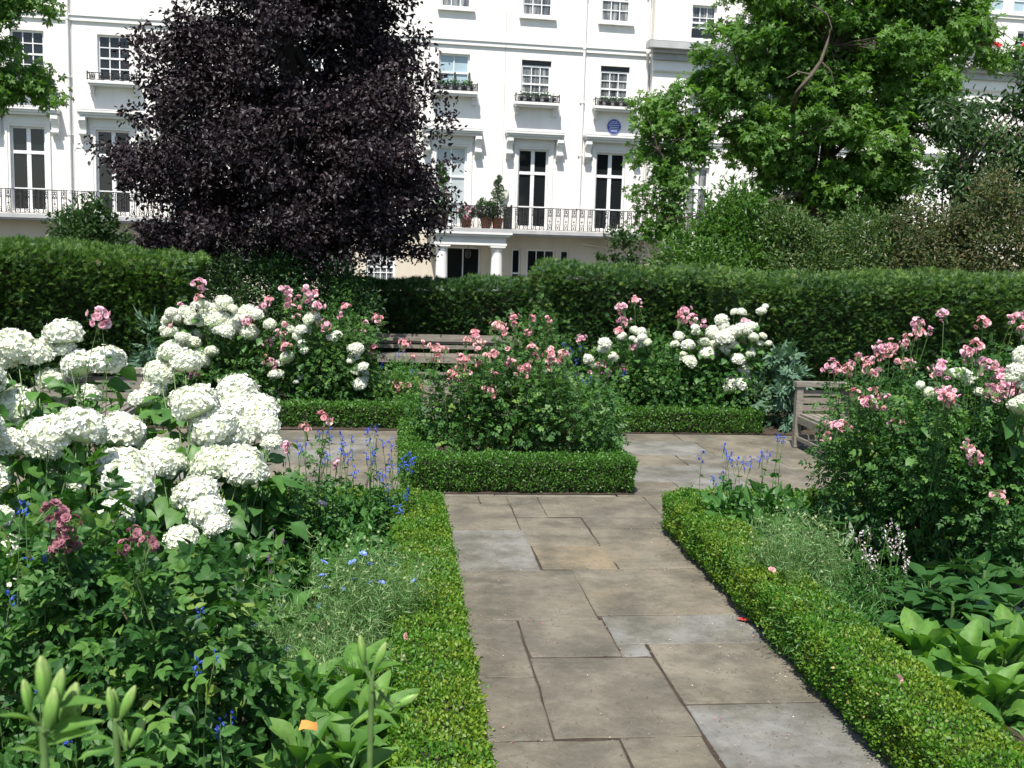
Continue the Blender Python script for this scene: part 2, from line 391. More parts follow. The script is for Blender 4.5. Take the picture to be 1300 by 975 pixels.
CL = {k: [cluster(10+i, M[k], nb, sp, .021) for i, (nb, sp) in enumerate(((13, .058), (9, .048), (6, .036), (3, .026)))] for k in ('pink', 'salmon', 'mauve')}
BIG = [cluster(30+i, M['mauve'], 9, .055, .038) for i in range(2)]
FADED = [cluster(40+i, M['faded'], 9, .035, .014) for i in range(2)]
SOLO = [cluster(50, M['blush'], 1, .0, .032)]
def spike(k, mat, n, h, s, sm=False):
    r = np.random.default_rng(k); mb = MB()
    mb.tube([(0, 0, -h), (0, 0, .0), (0.004, 0, h*.5)], .0016, 4, 1)
    for i in range(n):
        z = -h*.5+h*i/max(1, n-1); a = r.random()*6.28; d = np.array([math.cos(a), math.sin(a), .35])
        p = np.array([0, 0, z])
        q = p+d*s*.5; w = np.cross(nrm(d), (0, 0, 1))*s*.22
        v = r.random()
        # hooded upper lip and drooping lower lip
        mb.add([p, q-w*.7+np.array([0, 0, s*.16]), q+d*s*.55+np.array([0, 0, -s*.05]), q+w*.7+np.array([0, 0, s*.16])], [(0, 1, 2, 3)], v)
        mb.add([p, q-w, q+d*s*.35-np.array([0, 0, s*.5]), q+w], [(0, 1, 2, 3)], v*.8)
        mb.add([p, p+d*s*.3+w*.6, q+d*s*.1, p+d*s*.3-w*.6], [(0, 1, 2, 3)], v)
    return mb.mesh('flower_spike', [mat, M['stem']])
SP_BLUE = [spike(60+i, M['blue'], 6, .05, .026) for i in range(3)]
SP_PALE = [spike(64+i, M['blue'], 4, .045, .022) for i in range(2)]
SP_BLUSH = [spike(67+i, M['blush'], 8, .09, .024) for i in range(3)]
SP_PURP = [spike(70, M['purple'], 8, .02, .012)]
def daisy(k, mat, s):
    r = np.random.default_rng(k); mb = MB()
    bloom(mb, (0, 0, 0), (0, -.3, 1), s, r, lay=((6, 1., .25), (5, .7, .5)))
    mb.tube([(0, 0, -s*2), (0, 0, 0)], .0012, 4, 1)
    return mb.mesh('nigella_flower', [mat, M['stem']])
NIG = [daisy(80+i, M['paleblue'], .018) for i in range(3)]
def pod(k):
    mb = MB(); mb.lathe([(.001, -.009), (.008, -.003), (.009, .004), (.005, .01), (.001, .012)], seg=7)
    for a in range(5): mb.tube([(0, 0, .01), (.006*math.cos(a*1.25), .006*math.sin(a*1.25), .019)], .0006, 3)
    return mb
def lilybud():
    mb = MB(); prof = [(.0035, 0), (.006, .008), (.0105, .025), (.0125, .045), (.0115, .065), (.007, .084), (.002, .094)]
    th = np.arange(18)*2*math.pi/18; pr = np.array(prof)
    mod = 1+.10*np.cos(3*th)
    V = np.stack([pr[:, 0, None]*np.cos(th)*mod, pr[:, 0, None]*np.sin(th)*mod, np.broadcast_to(pr[:, 1, None], (7, 18))], -1)
    i = np.arange(6)[:, None]*18; j = np.arange(18)[None]; k = (j+1) % 18
    mb.add(V.reshape(-1, 3), np.stack([i+j, i+k, i+18+k, i+18+j], -1).reshape(-1, 4), None, 0, True)
    m, nt, b, out = newmat('lily_bud_skin')
    t = N(nt, 'ShaderNodeTexCoord'); sx = N(nt, 'ShaderNodeSeparateXYZ'); nt.links.new(t.outputs['Generated'], sx.inputs[0])
    nt.links.new(ramp(nt, sx.outputs[2], [(0, (.10, .24, .04)), (.6, (.17, .33, .06)), (1, (.30, .38, .12))]), b.inputs['Base Color'])
    mp = N(nt, 'ShaderNodeMapping'); mp.inputs['Scale'].default_value = (160, 160, 12); nt.links.new(t.outputs['Object'], mp.inputs[0]); nb = noise(nt, 1, 4, vec=mp.outputs[0]); bb = b.inputs['Base Color'].links[0].from_socket
    nt.links.new(mixc(nt, ramp(nt, nb, [(.35, (.55, .55, .55)), (.6, (0, 0, 0))]), bb, (.09, .15, .04)), b.inputs['Base Color']); bump(nt, b, nb, .001, .5); b.inputs['Roughness'].default_value = .5
    return mb.mesh('bud', m)
BUD = lilybud()

# ------------------------------------------------------------ sub-scenes
GX0, GX1 = -60, 60
# ground: street level sheet to the horizon, raised garden on top of it
mb = MB(); mb.box(-900, 900, -300, 1500, -1.3, -1.05); tag(mb.build('ground', M['pavement']), kind='structure')
mb = MB(); mb.box(-40, 60, -12, 28, -1.2, -.012); tag(mb.build('lawn', M['lawn']), kind='structure')
mb = MB(); mb.box(-40, 60, 29.5, 36, -1.06, -1.03)
tag(mb.build('road', M['asphalt']), kind='structure')
# planting beds (soil sheets, gently mounded)
def bed(x0, x1, y0, y1, h=.05):
    nx, ny = int((x1-x0)/.12)+2, int((y1-y0)/.12)+2
    xs = np.linspace(x0, x1, nx); ys = np.linspace(y0, y1, ny); X, Y = np.meshgrid(xs, ys)
    e = np.minimum(np.minimum(X-x0, x1-X), np.minimum(Y-y0, y1-Y)); Z = .012+np.clip(e/.3, 0, 1)*h*(.6+.6*rng.random(X.shape))
    i = np.arange(ny-1)[:, None]*nx; j = np.arange(nx-1)[None]
    mb = MB(); mb.add(np.stack([X, Y, Z], -1).reshape(-1, 3), np.stack([i+j, i+j+1, i+nx+j+1, i+nx+j], -1).reshape(-1, 4), None, 0, True)
    return tag(mb.build('soil', M['soil']), kind='structure')
bed(-5.6, .34, .6, 7.55); bed(1.98, 7.5, .6, 7.6)
bed(-4.5, .28, 11.5, 15.6); bed(2.24, 7, 11.5, 15.2); bed(.10, 2.0, 8.5, 10.7)

# ---- paving
mb = MB()
def slab(x0, x1, y0, y1, rnd, g=.0045):
    g = g*(.7+.8*random.random()); x0 += g; x1 -= g; y0 += g; y1 -= g
    j = lambda: random.uniform(-.004, .004)
    z = .004+random.uniform(0, .005); c = .007
    def ring(o, zz, jj):
        return [(x0+o+jj[0], y0+o+jj[1], zz), (x1-o+jj[2], y0+o+jj[3], zz), (x1-o+jj[4], y1-o+jj[5], zz), (x0+o+jj[6], y1-o+jj[7], zz)]
    jj = [j() for _ in range(8)]
    # subdivided worn edges: 5 points a side
    def dens(r):
        o = []
        for a in range(4):
            p = np.array(r[a]); q = np.array(r[(a+1) % 4])
            for t in (0, .2, .4, .6, .8): o.append(p*(1-t)+q*t)
        return np.array(o)
    n_ = rng.normal(size=(20, 2))*.003
    A = dens(ring(0, -.02, jj)); A[:, :2] += n_; B = A.copy(); B[:, 2] = z-.004
    Cc = dens(ring(c, z, jj)); Cc[:, :2] += n_
    k = np.arange(20); q = (k+1) % 20
    mb.add(np.concatenate([A, B, Cc]), np.concatenate([np.stack([k, q, q+20, k+20], 1), np.stack([k+20, q+20, q+40, k+40], 1)]), rnd)
    mb.add(Cc, [tuple(range(20))], rnd)
XL, XR = .30, 2.06
front = [ # surveyed joints of the path in front of the camera (x0,x1,y0,y1,shade)
 (XL, .69, 8.17, 8.45, .2), (XL+.39, .92, 8.17, 8.45, .35), (.92, 1.17, 7.76, 8.45, .4), (1.17, XR, 7.78, 8.45, .45),
 (XL, .92, 7.41, 8.17, .5), (XL, .94, 6.43, 7.41, .88), (.92, 1.42, 6.99, 7.76, .42), (.94, 1.44, 6.45, 6.99, 1.),
 (1.42, XR, 7.45, 7.78, .3), (1.42, XR, 6.64, 7.45, .45), (1.44, XR, 6.46, 6.64, .6),
 (XL, 1.13, 5.53, 6.43, .22), (1.13, XR, 5.6, 6.46, .5), (XL, .68, 4.76, 5.53, .35), (.68, 1.15, 5.0, 5.53, .3), (1.15, XR, 5.17, 5.6, .9),
 (1.15, 1.31, 5.0, 5.17, .9), (1.31, XR, 4.43, 5.17, .62), (XL, .68, 4.1, 4.76, .12), (.68, 1.31, 4.12, 5.0, .15), (1.31, XR, 3.75, 4.43, .92),
 (XL, .95, 3.3, 4.1, .3), (.95, 1.31, 3.3, 4.12, .5), (1.31, XR, 3.1, 3.75, .4), (XL, 1.31, 2.5, 3.3, .5), (1.31, XR, 2.5, 3.1, .2)]
for s in front: slab(*s)
def course(x0, x1, y0, y1, hmin=.5, hmax=.9, wmin=.6, wmax=1.25):
    y = y0
    while y < y1-.05:
        h = min(random.uniform(hmin, hmax), y1-y)
        if y1-y-h < .25: h = y1-y
        x = x0
        while x < x1-.05:
            w = min(random.uniform(wmin, wmax), x1-x)
            if x1-x-w < .3: w = x1-x
            slab(x, x+w, y, y+h, random.choice([.15, .3, .4, .5, .5, .62, .8, .9])); x += w
        y += h
course(XL, XR, -1.5, 2.5); course(-3.2, 4.9, 8.45, 11.5); course(-5.6, XL, 7.5, 8.45, .9, 1.); course(XR, 7.4, 7.5, 8.45, .9, 1.); course(.28, 2.24, 11.5, 16.6, .5, .8, .5, .9)
course(-3.2, XL, 8.42-.0, 8.45, .03, .03) if False else None
tag(mb.build('path', M['stone']), kind='structure')
mb = MB(); mb.box(-5.6, 7.4, -1.6, 16.7, -.011, .0005); tag(mb.build('path_bedding', M['soil']), kind='structure')
# fallen petals and crumbs on the path
mb = MB(); n = 2600
px = np.where(rng.random(n) < .45, 2.04-rng.random(n)**2*.5, np.where(rng.random(n) < .3, .36+rng.random(n)**2*.3, rng.uniform(.35, 2.0, n))); py = rng.uniform(2.6, 8.4, n)
jx = np.array([.68, 1.15, .92, 1.31, 1.42]); jy = np.array([7.41, 6.43, 5.53, 4.76, 4.1, 5.0, 5.17, 5.6, 6.46])
k = rng.random(n); px = np.where(k < .18, jx[rng.integers(0, 5, n)]+rng.normal(size=n)*.008, px); py = np.where(k > .8, jy[rng.integers(0, 9, n)]+rng.normal(size=n)*.008, py)
P = np.stack([px, py, np.full(n, .013)], 1)
leaves(mb, P, nrm(np.array([0, 0, 1.])+.3*rng.normal(size=(n, 3))), rdir(n)*[1, 1, .1], rng.uniform(.003, .010, n), rng.uniform(.002, .007, n), OVAL, mat=0)
m = leafmat('litter', [(0, (.05, .03, .02)), (.78, (.10, .06, .035)), (.84, (.45, .12, .10)), (.92, (.7, .35, .32)), (1, (.75, .65, .55))], .8, 0)
tag(mb.build('path_litter', m), 'tiny fallen petals and crumbs scattered over the stone path', 'litter', kind='stuff')
for i, (px, py, lab) in enumerate(((942, 793, 'red fallen petal on the path beside the right box edging'),)):
    g = at(px, py, 5.47); mb = MB(); r = np.random.default_rng(3)
    for k in range(4): mb.add(np.array([(0, 0, .004), (.03, .012, .012), (.045, 0, .004), (.02, -.02, .010)])@np.array([[math.cos(k*.7), math.sin(k*.7), 0], [-math.sin(k*.7), math.cos(k*.7), 0], [0, 0, 1]]), [(0, 1, 2, 3)])
    o = mb.build('fallen_petal', plain('red_petal', (.5, .05, .05), .6)); o.location = (g[0], g[1], .012); tag(o, lab, 'petal')

# ---- box edging
def prism_points(boxes, dens, inset_base=.04):
    P = []; Nn = []
    for (x0, x1, y0, y1, z1) in boxes:
        for ax, val, sgn in ((0, x0, -1), (0, x1, 1), (1, y0, -1), (1, y1, 1), (2, z1, 1)):
            if ax == 0: A = (y1-y0)*z1
            elif ax == 1: A = (x1-x0)*z1
            else: A = (x1-x0)*(y1-y0)
            n = int(A*dens)
            p = np.stack([rng.uniform(x0, x1, n), rng.uniform(y0, y1, n), rng.uniform(.02, z1, n)], 1); p[:, ax] = val
            nn = np.zeros((n, 3)); nn[:, ax] = sgn
            P.append(p); Nn.append(nn)
    P = np.concatenate(P); Nn = np.concatenate(Nn)
    keep = np.ones(len(P), bool)
    for (x0, x1, y0, y1, z1) in boxes:
        e = .02
        keep &= ~((P[:, 0] > x0+e) & (P[:, 0] < x1-e) & (P[:, 1] > y0+e) & (P[:, 1] < y1-e) & (P[:, 2] < z1-e))
    return P[keep], Nn[keep]
def wob(P, s, k): 
    return (np.sin(P[:, 0]*s+P[:, 2]*s*1.3+k)+np.sin(P[:, 1]*s*1.1+k*2+P[:, 2]*s)+np.sin((P[:, 0]+P[:, 1])*s*2.3+k*3))/3
def box_hedge(label, boxes, dens, L, mats, core=.05):
    root = empty('box_hedge', ((boxes[0][0]+boxes[0][1])/2, (boxes[0][2]+boxes[0][3])/2, 0), label, 'hedge')
    o = np.array(root.location)
    P, Nn = prism_points(boxes, dens)
    # round the shoulders: pull points near an edge inwards
    for (x0, x1, y0, y1, z1) in boxes:
        ins = (P[:, 0] >= x0-.001) & (P[:, 0] <= x1+.001) & (P[:, 1] >= y0-.001) & (P[:, 1] <= y1+.001)
        cx, cy = (x0+x1)/2, (y0+y1)/2; hw = min(x1-x0, y1-y0)/2
        long_y = (y1-y0) > (x1-x0)
        q = (P[:, 0]-cx) if long_y else (P[:, 1]-cy)
        fz = np.clip((P[:, 2]-z1+.08)/.08, 0, 1); fq = np.clip((np.abs(q)-hw+.08)/.08, 0, 1)
        top = Nn[:, 2] > .5
        P[:, 2] -= np.where(ins & top, fq**2*.035, 0)
        sh = np.where(ins & ~top, fz**2*.03, 0)+np.where(ins & ~top, np.clip((.10-P[:, 2])/.10, 0, 1)*.045, 0)
        if long_y: P[:, 0] -= np.sign(q)*np.where(np.abs(Nn[:, 0]) > .5, sh, 0)
        else: P[:, 1] -= np.sign(q)*np.where(np.abs(Nn[:, 1]) > .5, sh, 0)
    P = P+Nn*(wob(P, 5, 1.)*.012+wob(P, 11, 1.)*.016+wob(P, 27, 2)*.012)[:, None]-Nn*(rng.random(len(P))**2*.035)[:, None]
    # little twigs standing proud
    pr = rng.random(len(P)) < .05; P[pr] += Nn[pr]*rng.random((pr.sum(), 1))*.04
    n = len(P)
    N_ = nrm(Nn+np.array([0, -.1, .35])+.75*rng.normal(size=(n, 3))); D_ = nrm(Nn*.7+np.array([0, 0, .5])+.8*rng.normal(size=(n, 3)))
    mb = MB(); sz = .7+.6*rng.random(n); leaves(mb, P-o, N_, D_, L*sz, L*.62*sz, OVAL)
    mb.build('foliage', mats, root)
    mb = MB()
    for (x0, x1, y0, y1, z1) in boxes: mb.box(x0+core-o[0], x1-core-o[0], y0+core-o[1], y1-core-o[1], 0, z1-core+random.random()*.004)
    mb.build('twigs', M['shadecore'], root)  # solid filler boxes for the twiggy inside, its shade painted in as dark colour
    return root
box_hedge('low clipped box edging along the left side of the stone path, nearest the camera', [(.0, .35, 2.2, 7.35, .29), (-5.4, .18, 7.22, 7.55, .27)], 20000, .0150, M['box'])
box_hedge('low clipped box edging with yellowed patches along the right side of the path', [(1.93, 2.28, 2.4, 7.35, .30), (2.1, 6.5, 7.25, 7.58, .27)], 20000, .0150, M['box'])
box_hedge('low box edging around the rose bed in the middle of the paving', [(.08, 2.0, 8.5, 8.84, .30), (.06, .34, 8.7, 10.6, .30), (1.72, 2.0, 8.7, 10.6, .30), (.08, 2.0, 10.4, 10.7, .28)], 11000, .019, M['boxdeep'])
box_hedge('low box edging in front of the far left bed with white and pink flowers', [(-4.4, .28, 11.55, 11.85, .28), (-.02, .28, 11.7, 15.4, .28)], 6500, .024, M['boxdeep'])
box_hedge('low box edging in front of the far right bed with white and pink flowers', [(2.24, 4.15, 11.5, 11.8, .28), (2.24, 2.54, 11.7, 15.0, .28)], 6500, .024, M['boxdeep'])

# ---- yew hedges
def yew(label, x0, x1, y0, y1, z0, z1, dens, L, fresh, lean=.25, endcap=True):
    """z0/z1 = height at the left / right end"""
    root = empty('yew_hedge', ((x0+x1)/2, (y0+y1)/2, 0), label, 'hedge'); o = np.array(root.location)
    w = x1-x0; d = y1-y0; zm = max(z0, z1); P = []; Nn = []; kind = []
    def zt(x): return z0+(z1-z0)*(x-x0)/w
    n = int(w*zm*dens); x = rng.uniform(x0, x1, n); t = rng.random(n); z = .03+t*(zt(x)-.03)
    P.append(np.stack([x, y0+lean*(1-t)**1.3, z], 1)); Nn.append(np.tile([0, -1., .05], (n, 1)))
    n = int(w*d*dens); x = rng.uniform(x0, x1, n); P.append(np.stack([x, rng.uniform(y0, y1, n), zt(x)], 1)); Nn.append(np.tile([0, 0, 1.], (n, 1)))
    for xe, s in ((x0, -1.), (x1, 1.)):
        n = int(d*zm*dens*.8); t = rng.random(n); P.append(np.stack([xe-s*lean*.6*(1-t), rng.uniform(y0, y1, n), t*(z0 if s < 0 else z1)], 1)); Nn.append(np.tile([s, 0, 0.], (n, 1)))
    P = np.concatenate(P); Nn = np.concatenate(Nn)
    ft = np.clip((P[:, 2]-zt(P[:, 0])+.25)/.25, 0, 1); fy = np.clip((y0+.3-P[:, 1])/.3, 0, 1)
    P[:, 2] -= np.where(Nn[:, 2] > .5, fy**2*.12, 0); P[:, 1] += np.where(Nn[:, 1] < -.5, ft**2*.12, 0)
    disp = wob(P, 2.3, 1+x0)*.07+wob(P, 6, 2+x0)*.05+wob(P, 15, x0)*.03
    P += Nn*disp[:, None]-Nn*(rng.random(len(P))**1.5*.14)[:, None]
    n = len(P)
    D_ = nrm(Nn*.75+np.array([.25, -.05, .25])+.42*rng.normal(size=(n, 3)))
    N_ = nrm(np.array([0, -.25, .8])+Nn*.2+.45*rng.normal(size=(n, 3)))
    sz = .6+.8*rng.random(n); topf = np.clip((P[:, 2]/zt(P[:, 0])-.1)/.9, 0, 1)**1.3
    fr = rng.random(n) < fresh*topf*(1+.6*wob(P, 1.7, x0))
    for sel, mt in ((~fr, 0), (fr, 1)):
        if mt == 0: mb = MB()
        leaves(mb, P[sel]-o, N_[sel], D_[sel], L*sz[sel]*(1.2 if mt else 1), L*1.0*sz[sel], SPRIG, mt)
    mb.build('foliage', [M['yew'], M['yewfresh']], root)
    mb = MB(); e = .17
    V = []
    for (xx, zz) in ((x0+e, z0-e), (x1-e, z1-e)):
        V += [(xx-o[0], y0+lean+e-o[1], 0), (xx-o[0], y1-e-o[1], 0), (xx-o[0], y0+e-o[1], zz), (xx-o[0], y1-e-o[1], zz)]
    mb.add(V, [(0, 2, 3, 1), (4, 5, 7, 6), (0, 4, 6, 2), (1, 3, 7, 5), (2, 6, 7, 3)])
    mb.build('twigs', M['shadecore'], root)  # one closed block, not single twigs; dark colour stands for interior shade
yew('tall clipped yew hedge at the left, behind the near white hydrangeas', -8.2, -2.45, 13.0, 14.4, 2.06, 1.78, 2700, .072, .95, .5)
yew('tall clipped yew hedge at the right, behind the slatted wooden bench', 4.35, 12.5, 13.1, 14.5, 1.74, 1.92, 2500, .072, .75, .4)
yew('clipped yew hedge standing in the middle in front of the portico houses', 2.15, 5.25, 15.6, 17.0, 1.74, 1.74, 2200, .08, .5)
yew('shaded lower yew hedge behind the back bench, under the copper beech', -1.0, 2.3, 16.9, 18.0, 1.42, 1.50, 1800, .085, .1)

# ---- trees
def tree(name, label, base, top, tr, subs, nleaf, L, W, tmpl, mat, sub=.3, up=.5, droop=.2, limbs=None, group=None, bark='bark'):
    root = empty(name, base, label, 'tree', group); o = np.array(base, float)
    mb = MB(); tp = np.array(top, float)
    mb.tube(curve(o*0, tp-o, 8, .03), np.linspace(tr*1.25, tr*.55, 8), 12)
    mb.build('trunk', M[bark], root)
    mb = MB(); subs = np.array(subs, float)
    if limbs is None: limbs = subs[rng.choice(len(subs), min(22, len(subs)), replace=False), :3]
    limbs = np.array(limbs, float)
    tips = []
    for l in limbs:
        s = o+(tp-o)*rng.uniform(.45, 1.); c = curve(s-o, l-o, 7, .09, .15); mb.tube(c, np.linspace(tr*.38, tr*.06, 7), 6); tips.append(c)
    A = np.concatenate(tips)
    for q in subs:
        d = np.linalg.norm(A-(q[:3]-o), axis=1); k = np.argmin(d+rng.random(len(d))*.2)
        mb.tube(curve(A[k], q[:3]-o, 4, .06), np.array([.018, .012, .008, .004])*(.5 if bark == 'darkbark' else .8), 4, cap=False)
    mb.build('limbs', M[bark], root)
    mb = MB(); k = rng.integers(0, len(subs), nleaf); off = rng.normal(size=(nleaf, 3))*sub*np.array([1, 1, .7])
    P = subs[k, :3]-o+off
    cen = subs[:, :3].mean(0)-o
    nn = nrm(nrm(P-cen)*.5+nrm(off)*.7)
    N_ = nrm(nn*.6+np.array([0, -.1, up])+.6*rng.normal(size=(nleaf, 3))); D_ = nrm(nn*.5+.8*rng.normal(size=(nleaf, 3))+np.array([0, 0, -droop]))
    sz = .6+.7*rng.random(nleaf)
    rn = np.clip(rng.random(len(subs))[k]*.5+.5*rng.random(nleaf), 0, 1)
    leaves(mb, P, N_, D_, L*sz, W*sz, tmpl, rnd=rn)
    mb.build('crown', mat, root)
    return root
# copper beech: spreading crown defined by its radius at each height
prof = np.array([(1.25, 1.9), (1.7, 2.35), (2.3, 2.62), (3.2, 2.72), (3.9, 2.6), (4.6, 2.35), (5.4, 2.1), (6.2, 1.8), (7.2, 1.2), (8.0, .4)])
S = []
lumps = []
while len(lumps) < 200:
    z = rng.uniform(1.75, 8.); r = np.interp(z, prof[:, 0], prof[:, 1])*.73; a = rng.random()*6.283
    q = (1-.6*rng.random()**1.2)*(1+.12*math.sin(a*4+z*2.2)+.07*rng.normal())
    p = np.array([-1.72+r*q*math.cos(a)+.02*z, 17.1+r*q*math.sin(a), z])
    if all(np.linalg.norm(p-l) > .36 for l in lumps[-60:]): lumps.append(p)
for l in lumps:
    o_ = nrm(l-np.array([-1.8, 17.1, l[2]-.6]))
    for _ in range(11):
        d = rng.normal(size=3)*[.27, .27, .17]; S.append(tuple(l+d+o_*.1*rng.random()-np.array([0, 0, .25*max(0, d@o_)])))
for px, py in ((185, 40), (178, 52), (176, 62), (180, 48), (165, 140), (170, 150), (176, 205), (185, 250), (560, 150), (566, 158), (570, 205), (556, 130), (548, 320), (556, 280), (562, 286), (515, 70), (505, 20), (500, 60), (185, 285), (205, 300)):
    S.append(at(px+random.uniform(-6, 6), py, 16.6+random.random()))
tree('copper_beech', 'dark purple copper beech rising over the left half of the garden', (-1.75, 17.3, 0), (-1.7, 17.3, 5.5), .24, S, 128000, .076, .052, FOLD, M['beech'], .12, .45, .35, bark='darkbark')
# broad-leaved plane
def pxclumps(lst, y, dens=4.6, dy=1.8):
    """each (px, py, radius px) is a bough: a handful of leafy lumps on its skin, each lump a few twig tips"""
    S = []
    for (px, py, r) in lst:
        c = at(px, py, y); R = r*y/FPX
        for _ in range(max(2, int(dens*R*R*1.6))):
            d = rdir(1)[0]; q = .45+.5*rng.random()
            l = np.array([c[0]+d[0]*R*q, c[1]+d[1]*min(R*1.1, dy)*q+rng.normal()*.3, c[2]+d[2]*R*q])
            for _ in range(6): S.append(tuple(l+rng.normal(size=3)*[.27, .27, .16]))
    return S
PL = [(1000, 50, 78), (1080, 55, 90), (1165, 45, 75), (940, 125, 58), (1010, 160, 80), (1100, 165, 90), (985, 235, 52), (1070, 255, 65), (1145, 235, 45), (900, 175, 32), (915, 100, 34), (895, 120, 18), (1250, 35, 28), (1222, 10, 34),
      (1268, 75, 13), (1180, 120, 40), (1205, 160, 18), (842, 150, 22), (838, 185, 24), (832, 220, 17), (848, 255, 18), (850, 285, 12), (826, 148, 11), (865, 175, 20), (1050, -60, 110), (1150, -60, 95), (960, -40, 70), (1240, 185, 12), (960, 275, 32), (1120, 290, 30), (1030, 110, 55), (1110, 110, 60), (960, 190, 45), (1050, 220, 50), (1120, 220, 45), (960, 60, 45), (1185, 80, 35)]
Lm = [at(*p) for p in ((835, 190, 24.5), (870, 190, 25), (900, 170, 25), (950, 130, 25), (1000, 60, 25), (1055, 60, 24.2), (1080, -60, 25), (1150, -50, 25), (1180, 110, 25), (1250, 30, 24.5), (1110, 170, 24.3), (1020, 170, 24), (1150, 240, 25), (1240, 185, 25), (848, 280, 24.5))]
tree('plane_tree', 'large bright green tree with lobed leaves hiding the right of the terrace', (9.4, 25.2, -.02), (10.2, 25.2, 6.0), .26, pxclumps(PL, 25), 56000, .15, .155, LOBED, M['plane'], .15, .9, .3, Lm)
pt = bpy.data.objects['plane_tree']; mb = MB(); q = [at(a, b, 23.0)-np.array([9.4, 25.2, -.02]) for a, b in ((1012, 118), (1030, 95), (1042, 78), (1050, 55), (1055, 35), (1050, 18), (1030, 6))]
mb.tube([at(1005, 140, 24.5)-np.array([9.4, 25.2, -.02])]+q, np.linspace(.06, .012, 8), 8); mb.tube([q[1], q[1]+[-.3, 0, .05], q[1]+[-.55, 0, -.1]], [.03, .02, .008], 5); mb.tube([q[2], q[2]+[.2, -.1, -.2], q[2]+[.3, -.1, -.5]], [.02, .012, .006], 5)
mb.build('dead_branch', plain('dead_wood', (.09, .07, .05), .8, .3, 8), pt)
LT = [(-20, 25, 28), (-75, 20, 65), (-18, 75, 24), (14, 100, 12), (22, 0, 12), (-70, 110, 50), (0, 112, 14), (-60, -80, 90), (10, -60, 40)]
tree('maple_tree', 'green tree with lobed leaves cut off by the left edge of the photo', (-7.62, 20.5, 0), (-7.8, 20.5, 5.4), .12, pxclumps(LT, 20.5), 8000, .14, .14, LOBED, M['plane'], .13, .6, .3)
RT_ = [(1272, 185, 24), (1290, 235, 34), (1255, 205, 14), (1225, 165, 13), (1232, 140, 10), (1295, 120, 18), (1250, 240, 18), (1270, 280, 30), (1330, 200, 50), (1340, 120, 50), (1215, 250, 12)]
tree('cherry_tree', 'darker thin crowned tree at the right edge in front of the white houses', (11.9, 22, 0), (12.0, 22, 4.2), .1, pxclumps(RT_, 22, 4), 5200, .16, .075, FOLD, M['darktree'], .19, .5, .5)

# ---- background shrubs
def shrub(name, label, px, ytop, hw, y, mat, n, L, W, tmpl=FOLD, squash=1., z0=0., **k):
    t = at(px, ytop, y); R = hw*y/FPX; x, yy, zt = t
    root = empty(name, (x, y, z0), label, 'shrub')
    mb = MB(); h = zt-z0
    kw = dict(shell=.5, up=.4, nsub=max(14, int(n/130)), sub=min(.13, R*.25)); kw.update(k)
    blob(mb, (0, 0, h*.52), (R*.9, min(R, .9)*squash, h*.5), n, L, W, tmpl, zmin=-9 if z0 < 0 else .02, **kw)
    for _ in range(int(10+R*26)):   # shoots that break the outline
        d = rdir(1)[0]; d[2] = abs(d[2])*.8+.25; b = np.array([0, 0, h*.5])+d*np.array([R*.85, min(R, .9)*.8, h*.44]); e = b+nrm(d+[0, 0, .7])*rng.uniform(.1, .34)*min(1, R*1.6)
        k = 26; j = rng.random(k)[:, None]; P = b*(1-j)+e*j+rng.normal(size=(k, 3))*.02
        leaves(mb, P, rdir(k)+[0, -.1, .6], rdir(k)*.8+nrm(e-b)*.6, L, W, tmpl)
    mb.build('foliage', mat, root)
    mb = MB()
    for _ in range(9):
        d = rdir(1)[0]; mb.tube(curve((rng.normal()*.05, rng.normal()*.05, 0), (d[0]*R*.6, d[1]*.4, h*(.5+.3*rng.random())), 5, .06), np.linspace(.018, .005, 5), 5)
    mb.build('branches', M['bark'], root)
    return root
shrub('shrub', 'bright yellow green shrub just right of the hanging plane branch', 935, 238, 66, 19, M['yellowgreen'], 13000, .095, .042)
shrub('shrub', 'yellow green shrub with upright tips, low behind the right end of the middle hedge', 890, 296, 52, 18, M['yellowgreen'], 8000, .085, .038)
shrub('shrub', 'olive coloured bushy shrub behind the right hedge, below the plane tree', 1010, 272, 76, 18.5, M['olive'], 20000, .075, .036)
shrub('shrub', 'rounded olive shrub behind the right hedge, next along from the bronze shrub', 1105, 278, 76, 18.6, M['olive'], 20000, .075, .036)
shrub('shrub', 'bronze tinged shrub behind the right hedge under the plane tree', 1190, 264, 76, 17.8, M['brownish'], 19000, .075, .035)
shrub('shrub', 'brown green shrub at the right edge behind the tall hedge', 1278, 235, 72, 17.2, M['brownish'], 20000, .075, .035)
shrub('shrub', 'small leafy climber shrub poking above the middle hedge before the second portico', 785, 296, 26, 20, M['darktree'], 1700, .085, .05, sub=.12)
shrub('shrub', 'green shrub at the left showing above the tall left hedge', 110, 262, 52, 18.5, M['darktree'], 8000, .09, .045)
shrub('shrub', 'purple leaved shrub between the left hedge and the copper beech', 195, 275, 32, 17.5, leafmat('plum_leaf', [(0, (.05, .03, .03)), (1, (.12, .06, .06))], .4, .15), 2600, .07, .035)
shrub('shrub', 'small feathery green bush at the right end of the left hedge', 285, 334, 36, 15.6, M['darktree'], 6500, .06, .026)
shrub('shrub', 'dark shaded bush at the foot of the copper beech', 355, 334, 52, 15.9, M['yew'], 9000, .065, .03)
shrub('shrub', 'dark shaded bush right of the beech trunk, left of the back bench', 432, 348, 44, 16.1, M['yew'], 7500, .065, .03)
#SPLIT
# ------------------------------------------------------------ the terrace
FA = R_(3.6); F0 = np.array([4.09, 38.08]); FD2 = np.array([math.cos(FA), math.sin(FA)]); FN2 = np.array([-math.sin(FA), math.cos(FA)])
ZB = -1.05
def fpos(u, y, z): 
    p = F0+FD2*u+FN2*y; return (p[0], p[1], z)

